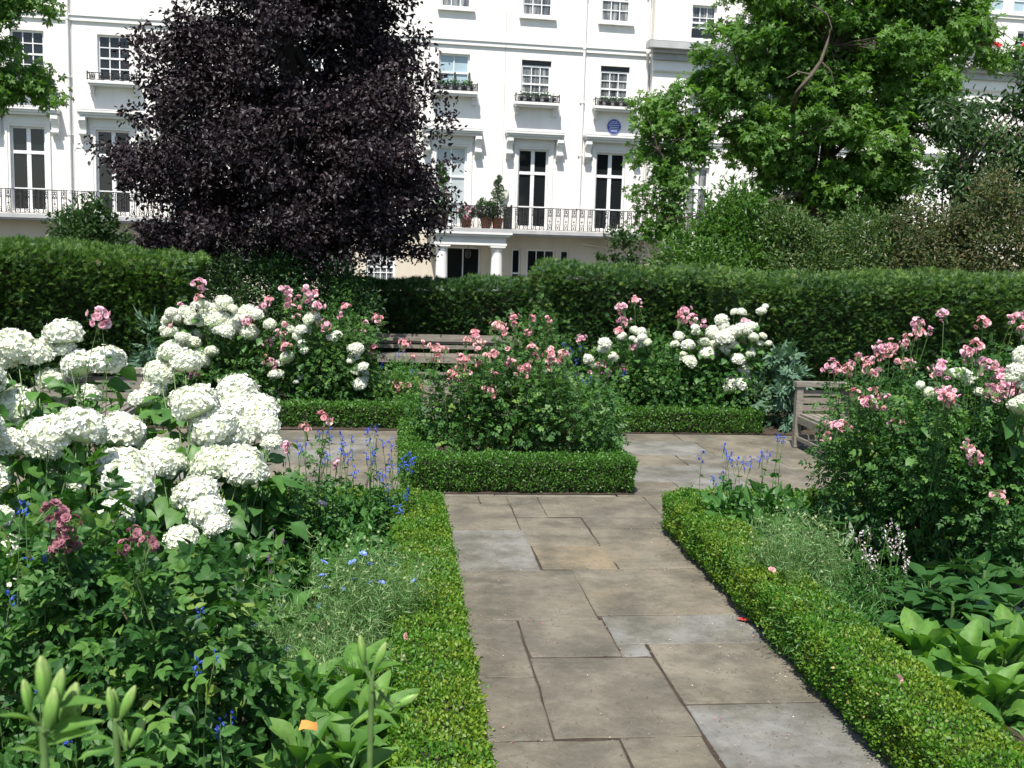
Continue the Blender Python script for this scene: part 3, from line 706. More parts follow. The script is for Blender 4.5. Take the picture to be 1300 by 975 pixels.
def rail_panels(mb, x0, x1, y, z0, z1):
    """cast iron balcony panels: paired bars with rings, scrolls and finials"""
    n = max(1, round((x1-x0)/.29)); w = (x1-x0)/n; t = .012
    mb.box(x0, x1, y-.015, y+.015, z1-.025, z1); mb.box(x0, x1, y-.012, y+.012, z0+.02, z0+.04)
    h = z1-z0
    def ring(cx, cz, r, t=.0125, k=8, a0=0, a1=6.283):
        a = np.linspace(a0, a1, k+1); mb.tube(np.stack([cx+r*np.cos(a), np.full(k+1, y), cz+r*np.sin(a)], 1), t, 3, cap=False)
    for i in range(n):
        c = x0+w*(i+.5)
        for s in (-1, 1):
            mb.box(c+s*w*.27-t, c+s*w*.27+t, y-t, y+t, z0+.02, z1-.02)
            ring(c+s*w*.14, z1-.12, .035); ring(c+s*w*.13, z0+.10, .035); ring(c+s*w*.12, z1-.26, .028)
        ring(c, z1-.20, .04); ring(c, z0+.20, .04); ring(c, z1-.06, .03)
        mb.box(c-.006, c+.006, y-.006, y+.006, z0+h*.32, z1-.24); ring(c, z0+h*.42, .022)

def window(root, x0, x1, z0, z1, yf, kind, glass, name='window', lowblind=0):
    """frame mesh with its pane as a sub-part; yf = plane of the sash"""
    f = MB(); fw = .06; y0, y1 = yf-.03, yf+.03
    f.box(x0, x0+fw, y0, y1, z0, z1); f.box(x1-fw, x1, y0, y1, z0, z1)
    f.box(x0+fw, x1-fw, y0, y1, z1-fw, z1); f.box(x0+fw, x1-fw, y0, y1, z0, z0+fw*1.2)
    xi0, xi1 = x0+fw, x1-fw
    def vbar(x, a, b, w=.028, dy=.0): f.box(x-w/2, x+w/2, y0+.012-dy, y1-.006, a, b)
    def hbar(z, w=.028, dy=.0): f.box(xi0, xi1, y0+.006-dy, y1-.004, z-w/2, z+w/2)
    if kind == 'french':
        zt = z0+(z1-z0)*.70; hbar(zt, .10, .012); hbar(z0+(z1-z0)*.27, .045)
        xm = (x0+x1)/2; vbar(xm, z0+.07, z1-fw, .13, .003)
    elif kind == 'tall':
        zt = z0+(z1-z0)*.62; hbar(zt, .05, .01); hbar(z0+(z1-z0)*.3, .03); vbar((x0+x1)/2, z0+.07, z1-fw, .035)
    else:
        nc, nr = kind; zm = (z0+z1)/2; hbar(zm, .055, .012)
        for i in range(1, nc): vbar(xi0+(xi1-xi0)*i/nc, z0+.07, z1-fw, .03)
        for i in range(1, nr):
            zz = z0+.07+(z1-fw-z0-.07)*i/nr
            if abs(zz-zm) > .08: hbar(zz)
    o = f.build(name, M['wframe'], root)
    g = MB(); g.quad((xi0, yf+.012, z0+.05), (xi1, yf+.012, z0+.05), (xi1, yf+.012, z1-.05), (xi0, yf+.012, z1-.05))
    g.build('pane', glass, o); return o

def console(root, x, zt, y, big=True):
    mb = MB(); s = 1. if big else .45; w = .085*s+.02
    pr = [(0, 0), (-.34*s, 0), (-.36*s, -.10*s), (-.26*s, -.22*s), (-.20*s, -.36*s), (-.19*s, -.48*s), (-.12*s, -.60*s), (-.07*s, -.72*s), (0, -.74*s)]
    V = [(x-w, y+a, zt+b) for a, b in pr]+[(x+w, y+a, zt+b) for a, b in pr]; n = len(pr)
    mb.add(V, [(i, (i+1) % n, n+(i+1) % n, n+i) for i in range(n)]); mb.add(V, [tuple(range(n))]); mb.add(V, [tuple(range(2*n-1, n-1, -1))])
    a = np.linspace(0, 6.28, 13)
    for cz, r in ((-.14*s, .10*s), (-.52*s, .065*s)):
        mb.tube([(x-w-.012, y-.22*s, zt+cz), (x+w+.012, y-.22*s, zt+cz)], r, 10)
    mb.build('console', M['trim'], root)

def hood(root, xc, hw, z0, y):
    mb = MB(); mb.box(xc-hw+.10, xc+hw-.10, y-.30, y, z0, z0+.07)
    mb.box(xc-hw+.04, xc+hw-.04, y-.37, y, z0+.073, z0+.15); mb.box(xc-hw, xc+hw, y-.43, y, z0+.153, z0+.21)
    mb.build('window_hood', M['trim'], root)
    mb = MB(); mb.box(xc-hw+.02, xc+hw-.02, y-.41, y, z0+.213, z0+.232); mb.build('hood_flashing', M['lead'], root)
    mb = MB(); mb.box(xc-hw+.3, xc+hw-.3, y-.05, y, z0-.2, z0-.003); mb.build('hood_frieze', M['trim'], root)
    for s in (-1, 1): console(root, xc+s*(hw-.16), z0-.003, y)

def architrave(root, x0, x1, z0, z1, y, w=.17):
    mb = MB()
    for a, b, d in ((0, w*.45, .035), (w*.45, w, .06)):
        mb.box(x0-b, x0-a-.001, y-d, y, z0, z1+b); mb.box(x1+a+.001, x1+b, y-d, y, z0, z1+b); mb.box(x0-a, x1+a, y-d, y, z1+a, z1+b-.001)
    mb.build('architrave', M['trim'], root)

def sill(root, xc, hw, z, y, guard=True):
    mb = MB(); mb.box(xc-hw, xc+hw, y-.42, y+.1, z-.09, z); mb.box(xc-hw+.05, xc+hw-.05, y-.36, y, z-.15, z-.093)
    mb.build('window_sill', M['trim'], root)
    for s in (-1, 1): console(root, xc+s*(hw-.12), z-.153, y, False)
    if guard:
        mb = MB(); rail_panels(mb, xc-hw+.03, xc+hw-.03, y-.38, z, z+.25)
        for s in (-1, 1): mb.box(xc+s*(hw-.03)-.008, xc+s*(hw-.03)+.008, y-.38, y, z+.225, z+.25); mb.box(xc+s*(hw-.03)-.02, xc+s*(hw-.03)+.02, y-.40, y-.36, z, z+.29)
        mb.build('window_guard', M['iron'], root)

def pipe(root, x, z0, z1, y):
    mb = MB(); mb.tube([(x, y-.10, z0), (x, y-.10, z1)], .045, 10)
    z = z0+.8
    while z < z1: mb.tube([(x, y-.10, z), (x, y-.10, z+.09)], .062, 10); mb.box(x-.09, x+.09, y-.05, y, z+.02, z+.06); z += 1.85
    mb.build('drainpipe', M['trim'], root)

def house(label, u0, u1, yo, wins, top=14.2, rust=True, beige=True, strings=((8.98, 9.18),), cornice=None):
    """wins: (uc, half width, z0, z1, kind, glass, extras)"""
    g = .006; w = u1-u0
    root = empty('terraced_house', fpos(u0, yo, ZB), label, 'house', 'white stuccoed terrace houses', FA)
    B = lambda z: z-ZB
    ops = [(uc-hw-u0, uc+hw-u0, B(z0), B(z1)) for uc, hw, z0, z1, *_ in wins]
    def skin(zlo, zhi, mat, nm):
        xs = sorted({g, w-g}|{v for o in ops for v in o[:2]}); zs = sorted({zlo, zhi}|{v for o in ops for v in o[2:] if zlo < v < zhi})
        mb = MB()
        for i in range(len(xs)-1):
            for j in range(len(zs)-1):
                cx, cz = (xs[i]+xs[i+1])/2, (zs[j]+zs[j+1])/2
                if any(o[0] < cx < o[1] and o[2] < cz < o[3] for o in ops): continue
                mb.quad((xs[i], 0, zs[j]), (xs[i+1], 0, zs[j]), (xs[i+1], 0, zs[j+1]), (xs[i], 0, zs[j+1]))
        for o in ops:
            if zlo <= o[2] and o[3] <= zhi:
                d = .20; a, b_, c, e = o
                mb.quad((a, 0, c), (a, d, c), (a, d, e), (a, 0, e)); mb.quad((b_, 0, c), (b_, 0, e), (b_, d, e), (b_, d, c))
                mb.quad((a, 0, e), (a, d, e), (b_, d, e), (b_, 0, e)); mb.quad((a, 0, c), (b_, 0, c), (b_, d, c), (a, d, c))
        return mb
    split = B(2.56)
    mb = skin(split, B(top), 0, 'wall')
    D = 9.
    mb.quad((g, 0, 0), (g, D, 0), (g, D, B(top)), (g, 0, B(top))); mb.quad((w-g, 0, 0), (w-g, D, 0), (w-g, D, B(top)), (w-g, 0, B(top)))
    mb.quad((g, D, 0), (w-g, D, 0), (w-g, D, B(top)), (g, D, B(top))); mb.quad((g, 0, B(top)), (w-g, 0, B(top)), (w-g, D, B(top)), (g, D, B(top)))
    mb.build('wall', M['stucco'], root)
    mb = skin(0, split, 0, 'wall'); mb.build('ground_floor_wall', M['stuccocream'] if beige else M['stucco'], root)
    mb = MB()
    for a, b_ in strings:
        mb.box(g, w-g, -.07, 0, B(a), B(b_)-.05); mb.box(g, w-g, -.11, 0, B(b_)-.047, B(b_))
    mb.build('string_course', M['trim'], root)
    mb = MB(); mb.box(g, w-g, -.3, 0, B(top-.9), B(top-.78)); mb.box(g, w-g, -.45, 0, B(top-.777), B(top-.62)); mb.build('cornice', M['trim'], root)
    if cornice:
        mb = MB(); a, b_ = cornice
        mb.box(g-.05, w-g+.0, -.12, 0, B(a)-.22, B(a)-.003); mb.box(g-.12, w-g, -.28, 0, B(a), B(a)+.12); mb.box(g-.3, w-g, -.50, 0, B(a)+.123, B(b_))
        mb.build('main_cornice', M['greytrim'], root)
        mb = MB(); mb.box(g-.28, w-g, -.47, 0, B(b_)+.003, B(b_)+.03); mb.build('cornice_flashing', M['lead'], root)
    for (uc, hw, z0, z1, kind, gl, ex) in wins:
        x = uc-u0; zt = z1
        if 'gap' in ex:   # dark blind box above a lowered sash
            mb = MB(); mb.box(x-hw, x+hw, .10, .16, B(z1)-.16, B(z1)); mb.build('blind_box', M['black'], root); zt = z1-.165
        window(root, x-hw, x+hw, B(z0), B(zt), .14, kind, gl)
        if 'arch' in ex: architrave(root, x-hw, x+hw, B(z0)-.1, B(z1), 0)
        if 'hood' in ex: hood(root, x, 1.06, B(5.90), 0)
        if 'sill' in ex: sill(root, x, .80, B(z0)-.04, 0, 'noguard' not in ex)
        if 'plainsill' in ex: mb = MB(); mb.box(x-hw-.12, x+hw+.12, -.14, .1, B(z0)-.12, B(z0)-.002); mb.build('window_sill', M['trim'], root)
    return root, B

def balcony(root, x0, x1, B, dep=.85, skip=(), thick=.13, side=()):
    mb = MB(); mb.box(x0, x1, -dep, -.001, B(2.70)-thick, B(2.70)); mb.box(x0, x1, -dep+.06, -.001, B(2.70)-thick-.06, B(2.70)-thick-.003)
    mb.build('balcony_slab', M['greytrim'], root)
    mb = MB(); rail_panels(mb, x0+.02, x1-.02, -dep+.05, B(2.70), B(3.49))
    for s in side: mb.box(s-.015, s+.015, -dep+.05, 0, B(3.465), B(3.49)); [mb.box(s-.008, s+.008, y-.008, y+.008, B(2.7), B(3.47)) for y in np.arange(-dep+.12, 0, .11)]
    mb.build('balcony_railing', M['iron'], root)

G_, GG, BL = M['glass'], M['glassgrey'], M['blind']
FR = ('hood', 'arch')
r0, B = house('white house at the far left with the balcony cut by the photo edge', -24.2, -14.77, 0, [
    (-16.2, .54, 2.80, 5.54, 'french', G_, FR), (-18.9, .54, 2.80, 5.54, 'french', G_, FR),
    (-16.15, .52, 7.12, 8.60, (3, 4), G_, ('sill',)), (-18.9, .52, 7.12, 8.60, (3, 4), G_, ('sill',)), (-16.1, .52, 10.14, 11.7, (3, 4), G_, ('plainsill',)), (-16.1, .5, -.2, 1.9, (3, 4), G_, ())])
balcony(r0, 4.3, -14.77+24.2-.006, B); pipe(r0, 9.32, 0, B(14), 0)
r1, B = house('white house left of the copper beech with one clear column of windows', -14.77, -9.99, 0, [
    (-13.54, .54, 2.80, 5.54, 'french', G_, FR), (-11.1, .54, 2.80, 5.54, 'french', G_, FR),
    (-13.46, .52, 7.12, 8.60, (3, 4), G_, ('sill',)), (-11.1, .52, 7.12, 8.60, (3, 4), G_, ('sill',)), (-13.4, .52, 10.14, 11.7, (3, 4), G_, ('plainsill',)), (-13.5, .5, -.2, 1.9, (3, 4), G_, ())])
balcony(r1, .006, 4.774, B)
r2, B = house('white house mostly hidden behind the copper beech', -9.99, -5.9, 0, [
    (-8.7, .54, 2.80, 5.54, 'french', G_, FR), (-7.2, .0+.5, 7.12, 8.60, (3, 4), G_, ('sill',)), (-8.7, .52, 10.14, 11.7, (3, 4), G_, ('plainsill',)), (-8.0, .5, -.2, 1.9, (3, 4), G_, ())])
balcony(r2, .006, 4.084, B); pipe(r2, 3.95, 0, B(14), 0)
r3, B = house('white house beside the beech with a blue window blind and plants on the portico balcony', -5.9, -.43, 0, [
    (-2.24, .54, 2.80, 5.54, 'tall', plain('pale_blind_glass', (.42, .47, .48), .15, .1, 4), FR), (-4.66, .5, 2.80, 5.54, 'tall', GG, FR),
    (-2.22, .54, 7.42, 8.68, (2, 2), BL, ('sill',)), (-4.7, .5, 7.42, 8.68, (2, 2), BL, ('sill',)), (-2.2, .52, 10.22, 11.7, (3, 4), GG, ('plainsill',)), (-4.66, .5, .6, 1.95, (4, 3), GG, ()),
    (-1.75, .62, -1.04, 2.06, 'tall', G_, ())])
pipe(r3, -4.78+5.9, B(2.7), B(14), 0)
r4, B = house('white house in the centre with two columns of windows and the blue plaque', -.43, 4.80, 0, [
    (.67, .54, 2.80, 5.56, 'french', G_, FR), (3.50, .54, 2.80, 5.56, 'french', G_, FR),
    (.68, .53, 7.18, 8.62, (3, 4), GG, ('sill', 'gap')), (3.53, .53, 7.18, 8.58, (3, 4), GG, ('sill', 'gap')), (.66, .53, 10.12, 11.6, (3, 4), GG, ('plainsill',)), (3.48, .53, 10.10, 11.6, (3, 4), GG, ('plainsill',)),
    (.16, .17, .3, 2.05, (1, 2), G_, ()), (1.06, .52, .3, 2.05, (3, 2), G_, ()), (1.93, .17, .3, 2.05, (1, 2), G_, ())])
balcony(r4, .006, 5.224, B); pipe(r4, 2.79, B(2.72), B(14), 0); pipe(r4, 5.10, B(2.72), B(14), 0)
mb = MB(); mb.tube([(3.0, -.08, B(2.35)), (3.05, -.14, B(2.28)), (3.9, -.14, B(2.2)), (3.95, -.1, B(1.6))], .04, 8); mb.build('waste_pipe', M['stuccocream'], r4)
r5, B = house('projecting white house right of centre with a deep grey cornice', 4.80, 12.2, -.35, [
    (6.68, .42, 2.80, 5.16, 'french', GG, ()), (6.64, .46, 6.55, 8.03, (2, 2), GG, ('plainsill',)), (6.62, .46, 9.62, 10.80, (3, 3), GG, ()),
    (9.4, .46, 2.80, 5.16, 'french', GG, ()), (9.4, .46, 6.55, 8.03, (3, 3), GG, ('plainsill',)), (9.4, .46, 9.62, 10.80, (3, 3), GG, ()), (6.9, .55, -1.04, 1.9, 'tall', G_, ())], strings=((5.95, 6.08), (8.42, 8.50)), cornice=(9.05, 9.40))
balcony(r5, .04, 3.6, B, side=(3.58,))
mb = MB(); mb.box(1.37, 2.27, .10, .135, B(9.70), B(9.98)); mb.build('open_sash_gap', M['black'], r5)
r6, B = house('white house at the far right behind the trees with red geraniums in a window box', 12.2, 26, -.35, [
    (14.3, .5, 2.80, 5.0, 'french', GG, ()), (17.2, .5, 2.9, 4.9, 'french', GG, ('arch',)), (20.1, .5, 2.80, 5.0, 'french', GG, ()),
    (14.3, .5, 6.55, 8.03, (3, 3), GG, ('plainsill',)), (17.3, .5, 6.55, 8.03, (3, 3), GG, ('plainsill',)), (20.1, .5, 6.55, 8.03, (3, 3), GG, ('plainsill',)),
    (14.3, .5, 9.62, 10.8, (3, 3), GG, ()), (17.35, .5, 9.72, 10.7, (3, 3), GG, ('plainsill',)), (19.4, .5, 9.72, 10.7, (3, 3), G_, ('plainsill',)),
    (17.6, .75, 11.35, 12.6, (3, 3), BL, ()), (19.4, .75, 11.35, 12.6, (3, 3), BL, ()), (21.2, .75, 11.35, 12.6, (3, 3), BL, ())], strings=((5.95, 6.08), (8.42, 8.50), (11.1, 11.26)), cornice=(9.05, 9.40))

def portico(label, uc, hw, yb):
    """two Doric columns carrying an entablature that butts onto the house front"""
    root = empty('portico', fpos(uc, yb, ZB), label, 'porch', 'porticos', FA); B = lambda z: z-ZB; dep = 1.55
    mb = MB(); mb.box(-hw, hw, -dep, -.004, B(2.13), B(2.22)); mb.box(-hw+.03, hw-.03, -dep+.03, -.004, B(2.223), B(2.42)); mb.box(-hw-.09, hw+.09, -dep-.09, -.004, B(2.423), B(2.50)); mb.box(-hw-.16, hw+.16, -dep-.16, -.004, B(2.503), B(2.57)); mb.build('entablature', M['trim'], root)
    mb = MB(); mb.box(-hw-.15, hw+.15, -dep-.15, -.004, B(2.573), B(2.70)); mb.build('roof_slab', M['greytrim'], root)
    for s in (-1, 1):
        mb = MB(); mb.box(-.27+s*(hw-.3), .27+s*(hw-.3), -dep+.0, -dep+.54, 0, .16)
        c = (s*(hw-.3), -dep+.27, 0); H = B(2.13)
        pr = [(.25, .163), (.26, .20), (.225, .26), (.222, .4), (.215, H*.5), (.19, H-.22), (.19, H-.20), (.215, H-.185), (.195, H-.17), (.195, H-.12), (.25, H-.07)]
        mb.lathe(pr, c, 22); mb.box(-.26+c[0], .26+c[0], c[1]-.26, c[1]+.26, H-.068, H-.003); mb.build('column', M['trim'], root)
    mb = MB(); rail_panels(mb, -hw-.1, hw+.1, -dep-.08, B(2.70), B(3.46))
    for s in (-1, 1):
        xs = s*(hw+.1); mb.box(xs-.015, xs+.015, -dep-.08, -.01, B(3.435), B(3.46)); [mb.box(xs-.008, xs+.008, y-.008, y+.008, B(2.7), B(3.44)) for y in np.arange(-dep, 0, .11)]
        mb.box(xs-.03, xs+.03, -dep-.11, -dep-.05, B(2.7), B(3.52))
    mb.build('balcony_railing', M['iron'], root)
    mb = MB(); mb.tube([(0, -dep*.6, B(2.13)), (0, -dep*.6, B(1.95))], .008, 4); mb.lathe([(.02, .2), (.10, .16), (.09, -.05), (.02, -.09)], (0, -dep*.6, B(1.76)), 6); mb.build('lantern', M['iron'], root)
    return root
portico('white columned portico beside the copper beech, its balcony full of potted plants', -1.70, 1.25, 0)
portico('white columned portico partly hidden by the climber, right of the blue plaque', 6.75, 1.45, -.35)

# blue plaque, alarm box
root = empty('plaque', fpos(3.56, -.012, 6.24), 'round blue enamel plaque on the white wall under a second floor window', 'plaque', rz=FA)
mb = MB(); a = np.linspace(0, 2*math.pi, 33)[:-1]; r = .25
V = [(r*math.cos(t), 0, .25+r*math.sin(t)) for t in a]+[(r*math.cos(t), -.03, .25+r*math.sin(t)) for t in a]
mb.add(V, [tuple(range(63, 31, -1))]); mb.add(V, [(i, (i+1) % 32, 32+(i+1) % 32, 32+i) for i in range(32)]); mb.build('disc', M['plaqueblue'], root)
mb = MB()
for z, w in ((.40, .12), (.34, .17), (.27, .20), (.20, .16), (.14, .19), (.08, .11)):
    x = -w
    while x < w: l = random.uniform(.02, .05); mb.box(x, min(x+l, w), -.034, -.0302, z, z+.022); x += l+.012
mb.build('lettering', M['whitepaint'], root)
root = empty('alarm_box', fpos(-.42+.02, -.02, 3.72), 'pale shield shaped alarm box on the wall above the portico balcony', 'alarm box', rz=FA)
mb = MB(); o = [(-.20, .42), (.20, .42), (.20, .25), (.13, .08), (0, 0), (-.13, .08), (-.20, .25)]
V = [(x, 0, z) for x, z in o]+[(x*.92, -.11, z*.94+.015) for x, z in o]
mb.add(V, [(i, (i+1) % 7, 7+(i+1) % 7, 7+i) for i in range(7)]); mb.add(V, [tuple(range(13, 6, -1))]); mb.build('case', plain('alarm_plastic', (.62, .62, .50), .4), root)
mb = MB(); mb.box(-.13, .13, -.116, -.1105, .33, .38); mb.box(-.05, .05, -.116, -.1105, .20, .26); mb.build('marking', plain('grey_marking', (.18, .22, .18), .5), root)

# window boxes and balcony plants
def windowbox(label, u, z, w, flower=None, cones=False, n=260, yo=0):
    root = empty('window_box', fpos(u, yo-.26, z), label, 'window box', 'window boxes', FA)
    mb = MB(); mb.box(-w, w, -.09, .09, .003, .15); mb.box(-w-.015, w+.015, -.105, .105, .152, .17); mb.build('trough', M['lead'], root)
    mb = MB(); n_ = n; P = np.stack([rng.uniform(-w, w, n_), rng.normal(size=n_)*.08, .18+rng.random(n_)**1.5*.17], 1)
    leaves(mb, P, rdir(n_)+[0, -.3, .6], rdir(n_)+[0, -.2, .5], .06, .045, FOLD); mb.build('foliage', M['roselight'], root)
    if cones:
        for x in (-w*.8, 0, w*.8):
            mb = MB(); k = 260; t = rng.random(k); a_ = rng.random(k)*6.283; rr = .10*(1-t)**.8
            mb.tube([(x, 0, .15), (x, 0, .6)], [.05, .01], 6); P = np.stack([x+rr*np.cos(a_), rr*np.sin(a_), .2+t*.42], 1); leaves(mb, P, np.stack([np.cos(a_), np.sin(a_), a_*0+.4], 1), rdir(k)+[0, 0, 1], .045, .02, DIAM); mb.build('conifer', M['darktree'], root)
    if flower:
        for i in range(14): inst('flower', CL[flower][3] if flower in CL else NIG[0], root, (rng.uniform(-w, w), rng.uniform(-.15, 0), .25+.14*rng.random()), (0, 0, i), 1.9)
    return root
windowbox('window box with leafy plants and three little cone conifers under the blue blind', -2.22, 7.381, .62, cones=True, n=420)
windowbox('window box of dark ivy on the second floor, left of the blue plaque', .68, 7.141, .60, n=140)
windowbox('window box of low plants directly above the blue plaque', 3.53, 7.141, .60, n=150)
CL['red'] = [cluster(95+i, plain('geranium_red', (.7, .06, .04), .6), 5, .05, .03) for i in range(4)]
windowbox('window box of red geraniums at the upper right between the tree branches', 17.35, 9.722, .6, 'red', n=200, yo=-.35)
windowbox('window box of red geraniums on the window cut by the right edge', 19.4, 9.722, .6, 'red', n=200, yo=-.35)

def potplant(name, label, u, y, z, build):
    root = empty(name, fpos(u, y, z), label, 'potted plant', 'potted plants on the portico balcony', FA)
    mb = MB(); mb.lathe([(.001, .002), (.15, .002), (.20, .33), (.22, .34), (.22, .38), (.19, .38), (.18, .33), (.001, .33)], seg=16); mb.build('pot', M['terra'], root)
    build(root); return root
def spiral(root):
    mb = MB(); mb.tube([(0, 0, .33), (0, 0, 1.75)], .018, 6); mb.build('stem', M['bark'], root)
    mb = MB(); k = 2600; t = rng.random(k); a_ = t*4.2*6.283; R = .26*(1-t)+.06
    C = np.stack([R*.75*np.cos(a_), R*.75*np.sin(a_), .42+t*1.35], 1); d = rdir(k); P = C+d*(.11*(1-t)+.05)[:, None]
    leaves(mb, P, d+[0, 0, .3], d+rdir(k)*.7, .05, .03, OVAL); mb.build('foliage', M['darktree'], root)
potplant('spiral_topiary', 'tall spiral clipped topiary at the right end of the portico balcony', -.75, -1.2, 2.702, spiral)
def dense(root):
    mb = MB(); blob(mb, (0, 0, .62), (.42, .34, .34), 1500, .08, .05, FOLD); mb.build('foliage', M['darktree'], root)
potplant('bush', 'dark rounded bush in a pot next to the spiral topiary', -1.15, -1.25, 2.702, dense)
def petunia(root):
    mb = MB(); blob(mb, (0, 0, .46), (.3, .25, .2), 600, .06, .045, FOLD); mb.build('foliage', M['roselight'], root)
    for i in range(12):
        d = rdir(1)[0]; inst('flower', BIG[i % 2], root, (d[0]*.27, -.16-abs(d[1])*.12, .52+d[2]*.2), (0, 0, i), 1.1)
potplant('petunia', 'bright magenta pink flowers in a pot, middle of the portico balcony', -1.85, -1.35, 2.702, petunia)
def climber(root):
    mb = MB(); mb.tube(curve((0, 0, .3), (.02, 0, 2.0), 6, .02), .014, 5); mb.build('stem', M['bark'], root)
    mb = MB(); 
    for z, r in ((.6, .3), (.95, .2), (1.3, .16), (1.65, .13), (1.95, .09)): blob(mb, (rng.normal()*.04, 0, z), (r, r*.8, .2), 300, .08, .05, FOLD)
    mb.build('foliage', M['roselight'], root)
potplant('climber', 'tall slender leafy climber in a pot at the left end of the portico balcony', -2.65, -1.15, 2.702, climber)
def heather(root):
    mb = MB(); blob(mb, (0, 0, .5), (.32, .3, .28), 900, .06, .04, FOLD); mb.build('foliage', M['brownish'], root)
potplant('bronze_plant', 'bronze leaved bush in a pot behind the beech twigs on the portico balcony', -2.95, -1.35, 2.702, heather)

# ------------------------------------------------------------ benches
def box_bench(label, loc, rz, L, H=.70):
    """slatted box bench, seat facing local -y, arms and back the same height"""
    root = empty('garden_bench', loc, label, 'bench', 'slatted wooden benches', rz)
    D = .50; hl = L/2; t = .035
    for x in (-hl, hl):
        for y in (-D/2, D/2): MB().box(x-t, x+t, y-t, y+t, 0, H-.052).build('leg', M['teak'], root)
        s = MB(); s.box(x-.055, x+.055, -D/2-.05, D/2+.05, H-.05, H); s.build('armrest', M['teak'], root)
        s = MB()
        for z in (.58, .50, .42): s.box(x-.012, x+.012, -D/2+t+.001, D/2-t-.001, z-.03, z+.03)
        s.box(x-.02, x+.02, -D/2+t+.001, D/2-t-.001, .26, .335); s.box(x-.02, x+.02, -D/2+t+.001, D/2-t-.001, .08, .13); s.build('side_slats', M['teak'], root)
    s = MB()
    for z in (.62, .54, .46): s.box(-hl+t+.001, hl-t-.001, D/2-.012, D/2+.012, z-.03, z+.03)
    s.box(-hl+.056, hl-.056, D/2-.045, D/2+.045, H-.052, H-.004); s.build('backrest', M['teak'], root)
    s = MB()
    for i in range(6): y = -D/2+.045+i*.078; s.box(-hl+t+.002, hl-t-.002, y-.031, y+.031, .34, .362)
    s.build('seat', M['teak'], root)
    s = MB(); s.box(-hl+t+.001, hl-t-.001, -D/2-.015, -D/2+.015, .262, .337); s.box(-hl+t+.001, hl-t-.001, -D/2-.012, -D/2+.012, .08, .12); s.build('front_rail', M['teak'], root)
    return root
box_bench('weathered slatted wooden bench half hidden by the right hand pink rose bush', (4.50, 9.80, .013), -R_(90)+R_(180)+R_(180), 1.9)
box_bench('weathered slatted bench showing only its top rail behind the left white hydrangeas', (-2.80, 10.1, .013), R_(90), 1.7)
box_bench('long wooden bench at the far end of the path, in shade against the yew hedge', (.70, 16.25, .013), 0, 2.3, .60)
#PLANTS
# ------------------------------------------------------------ plants in the beds
def stems_to(mb, base, pts, rad=.004, spread=.12, mat=0):
    for p in pts:
        b = np.array([rng.normal()*spread, rng.normal()*spread*.7, 0.]) if base is None else np.array(base)
        mid = b*.5+np.array(p)*.5; mid[2] = p[2]*.62
        t = np.linspace(0, 1, 7)[:, None]; c = b*(1-t)**2+2*mid*t*(1-t)+np.array(p)*t**2
        mb.tube(c, np.linspace(rad*1.4, rad*.6, 7), 5, mat)

def hydrangea(label, base, heads, nleaf, Ll=.13, leafbox=None, mat='hydr', group=None):
    """heads: (px, py, radius px, y)"""
    root = empty('hydrangea', (base[0], base[1], 0), label, 'hydrangea', group); o = np.array([base[0], base[1], 0.])
    Hp = [(at(px, py, y)-o, r*y/FPX) for px, py, r, y in heads]
    sm = MB(); lp = []
    for p, r in Hp:
        b = np.array([rng.normal()*.12+p[0]*.3, rng.normal()*.1+p[1]*.3, 0.]); mid = b*.45+p*.55; mid[2] = p[2]*.6
        t = np.linspace(0, 1, 8)[:, None]; c = b*(1-t)**2+2*mid*t*(1-t)+p*t**2
        sm.tube(c, np.linspace(.006, .0035, 8), 5); lp += [c[3], c[4], c[5], c[6]*.5+c[5]*.5, c[6]]
    sm.build('stems', M['stem'], root)
    for i, (p, r) in enumerate(Hp):
        sc_ = r*1.13*np.array([1, 1, rng.uniform(.85, 1.02)])
        inst('flower_head', HEADS[i % 4], root, p, (rng.normal()*.3-.15, rng.normal()*.3, rng.random()*6.3), tuple(sc_))
    mb = MB(); lp = np.array(lp); k = rng.integers(0, len(lp), nleaf); off = rng.normal(size=(nleaf, 3))*[.10, .10, .07]
    P = lp[k]+off+np.array([0, .05, -.07]); P = P[P[:, 2] > .03]; n = len(P); out = nrm(off[:n]+rdir(n)*.05)
    N_ = nrm(np.array([0, -.2, 1.])+.45*rng.normal(size=(n, 3))); D_ = nrm(np.stack([out[:, 0], out[:, 1]-.2, -.35+.3*rng.normal(size=n)], 1)+.3*rdir(n))
    sz = .6+.55*rng.random(n); bigleaf(mb, P, N_, D_, Ll*sz, Ll*.74*sz); mb.build('leaves', M[mat], root)
    return root

def grid_leaf(nu=7, wprof=(0.04, .30, .46, .50, .42, .22, .0), arch=.18, fold=.12, wave=.02):
    v = []; f = []
    for i in range(nu):
        x = i/(nu-1); w = wprof[i]
        for s in (-1, -.5, 0, .5, 1):
            v.append((x, s*w, -arch*x*x+fold*abs(s)*w*1.2+(wave*math.sin(x*9+s*2) if abs(s) == 1 else 0)))
    for i in range(nu-1):
        for j in range(4): a = i*5+j; f.append((a, a+5, a+6, a+1))
    return T_(v, f)
GL_H = grid_leaf(7, (.05, .40, .50, .47, .34, .17, .0), .22, .14, .02)
GL_B = grid_leaf(9, (.10, .24, .37, .46, .50, .49, .41, .25, .0), .42, .26, .05)
GL_L = grid_leaf(7, (.05, .30, .45, .50, .40, .22, .0), .30, .10, .01)
def bigleaf(mb, P, N_, D_, L, W, tmpl=None, rnd=None):
    s0 = len(mb.sm); leaves(mb, P, N_, D_, L, W, tmpl or GL_H, rnd=rnd)
    for i in range(s0, len(mb.sm)): mb.sm[i] = np.full(len(mb.sm[i]), True)

def zl(lst, ox, oy, s): return [(ox+a/s, oy+b/s) for a, b, *_ in lst]

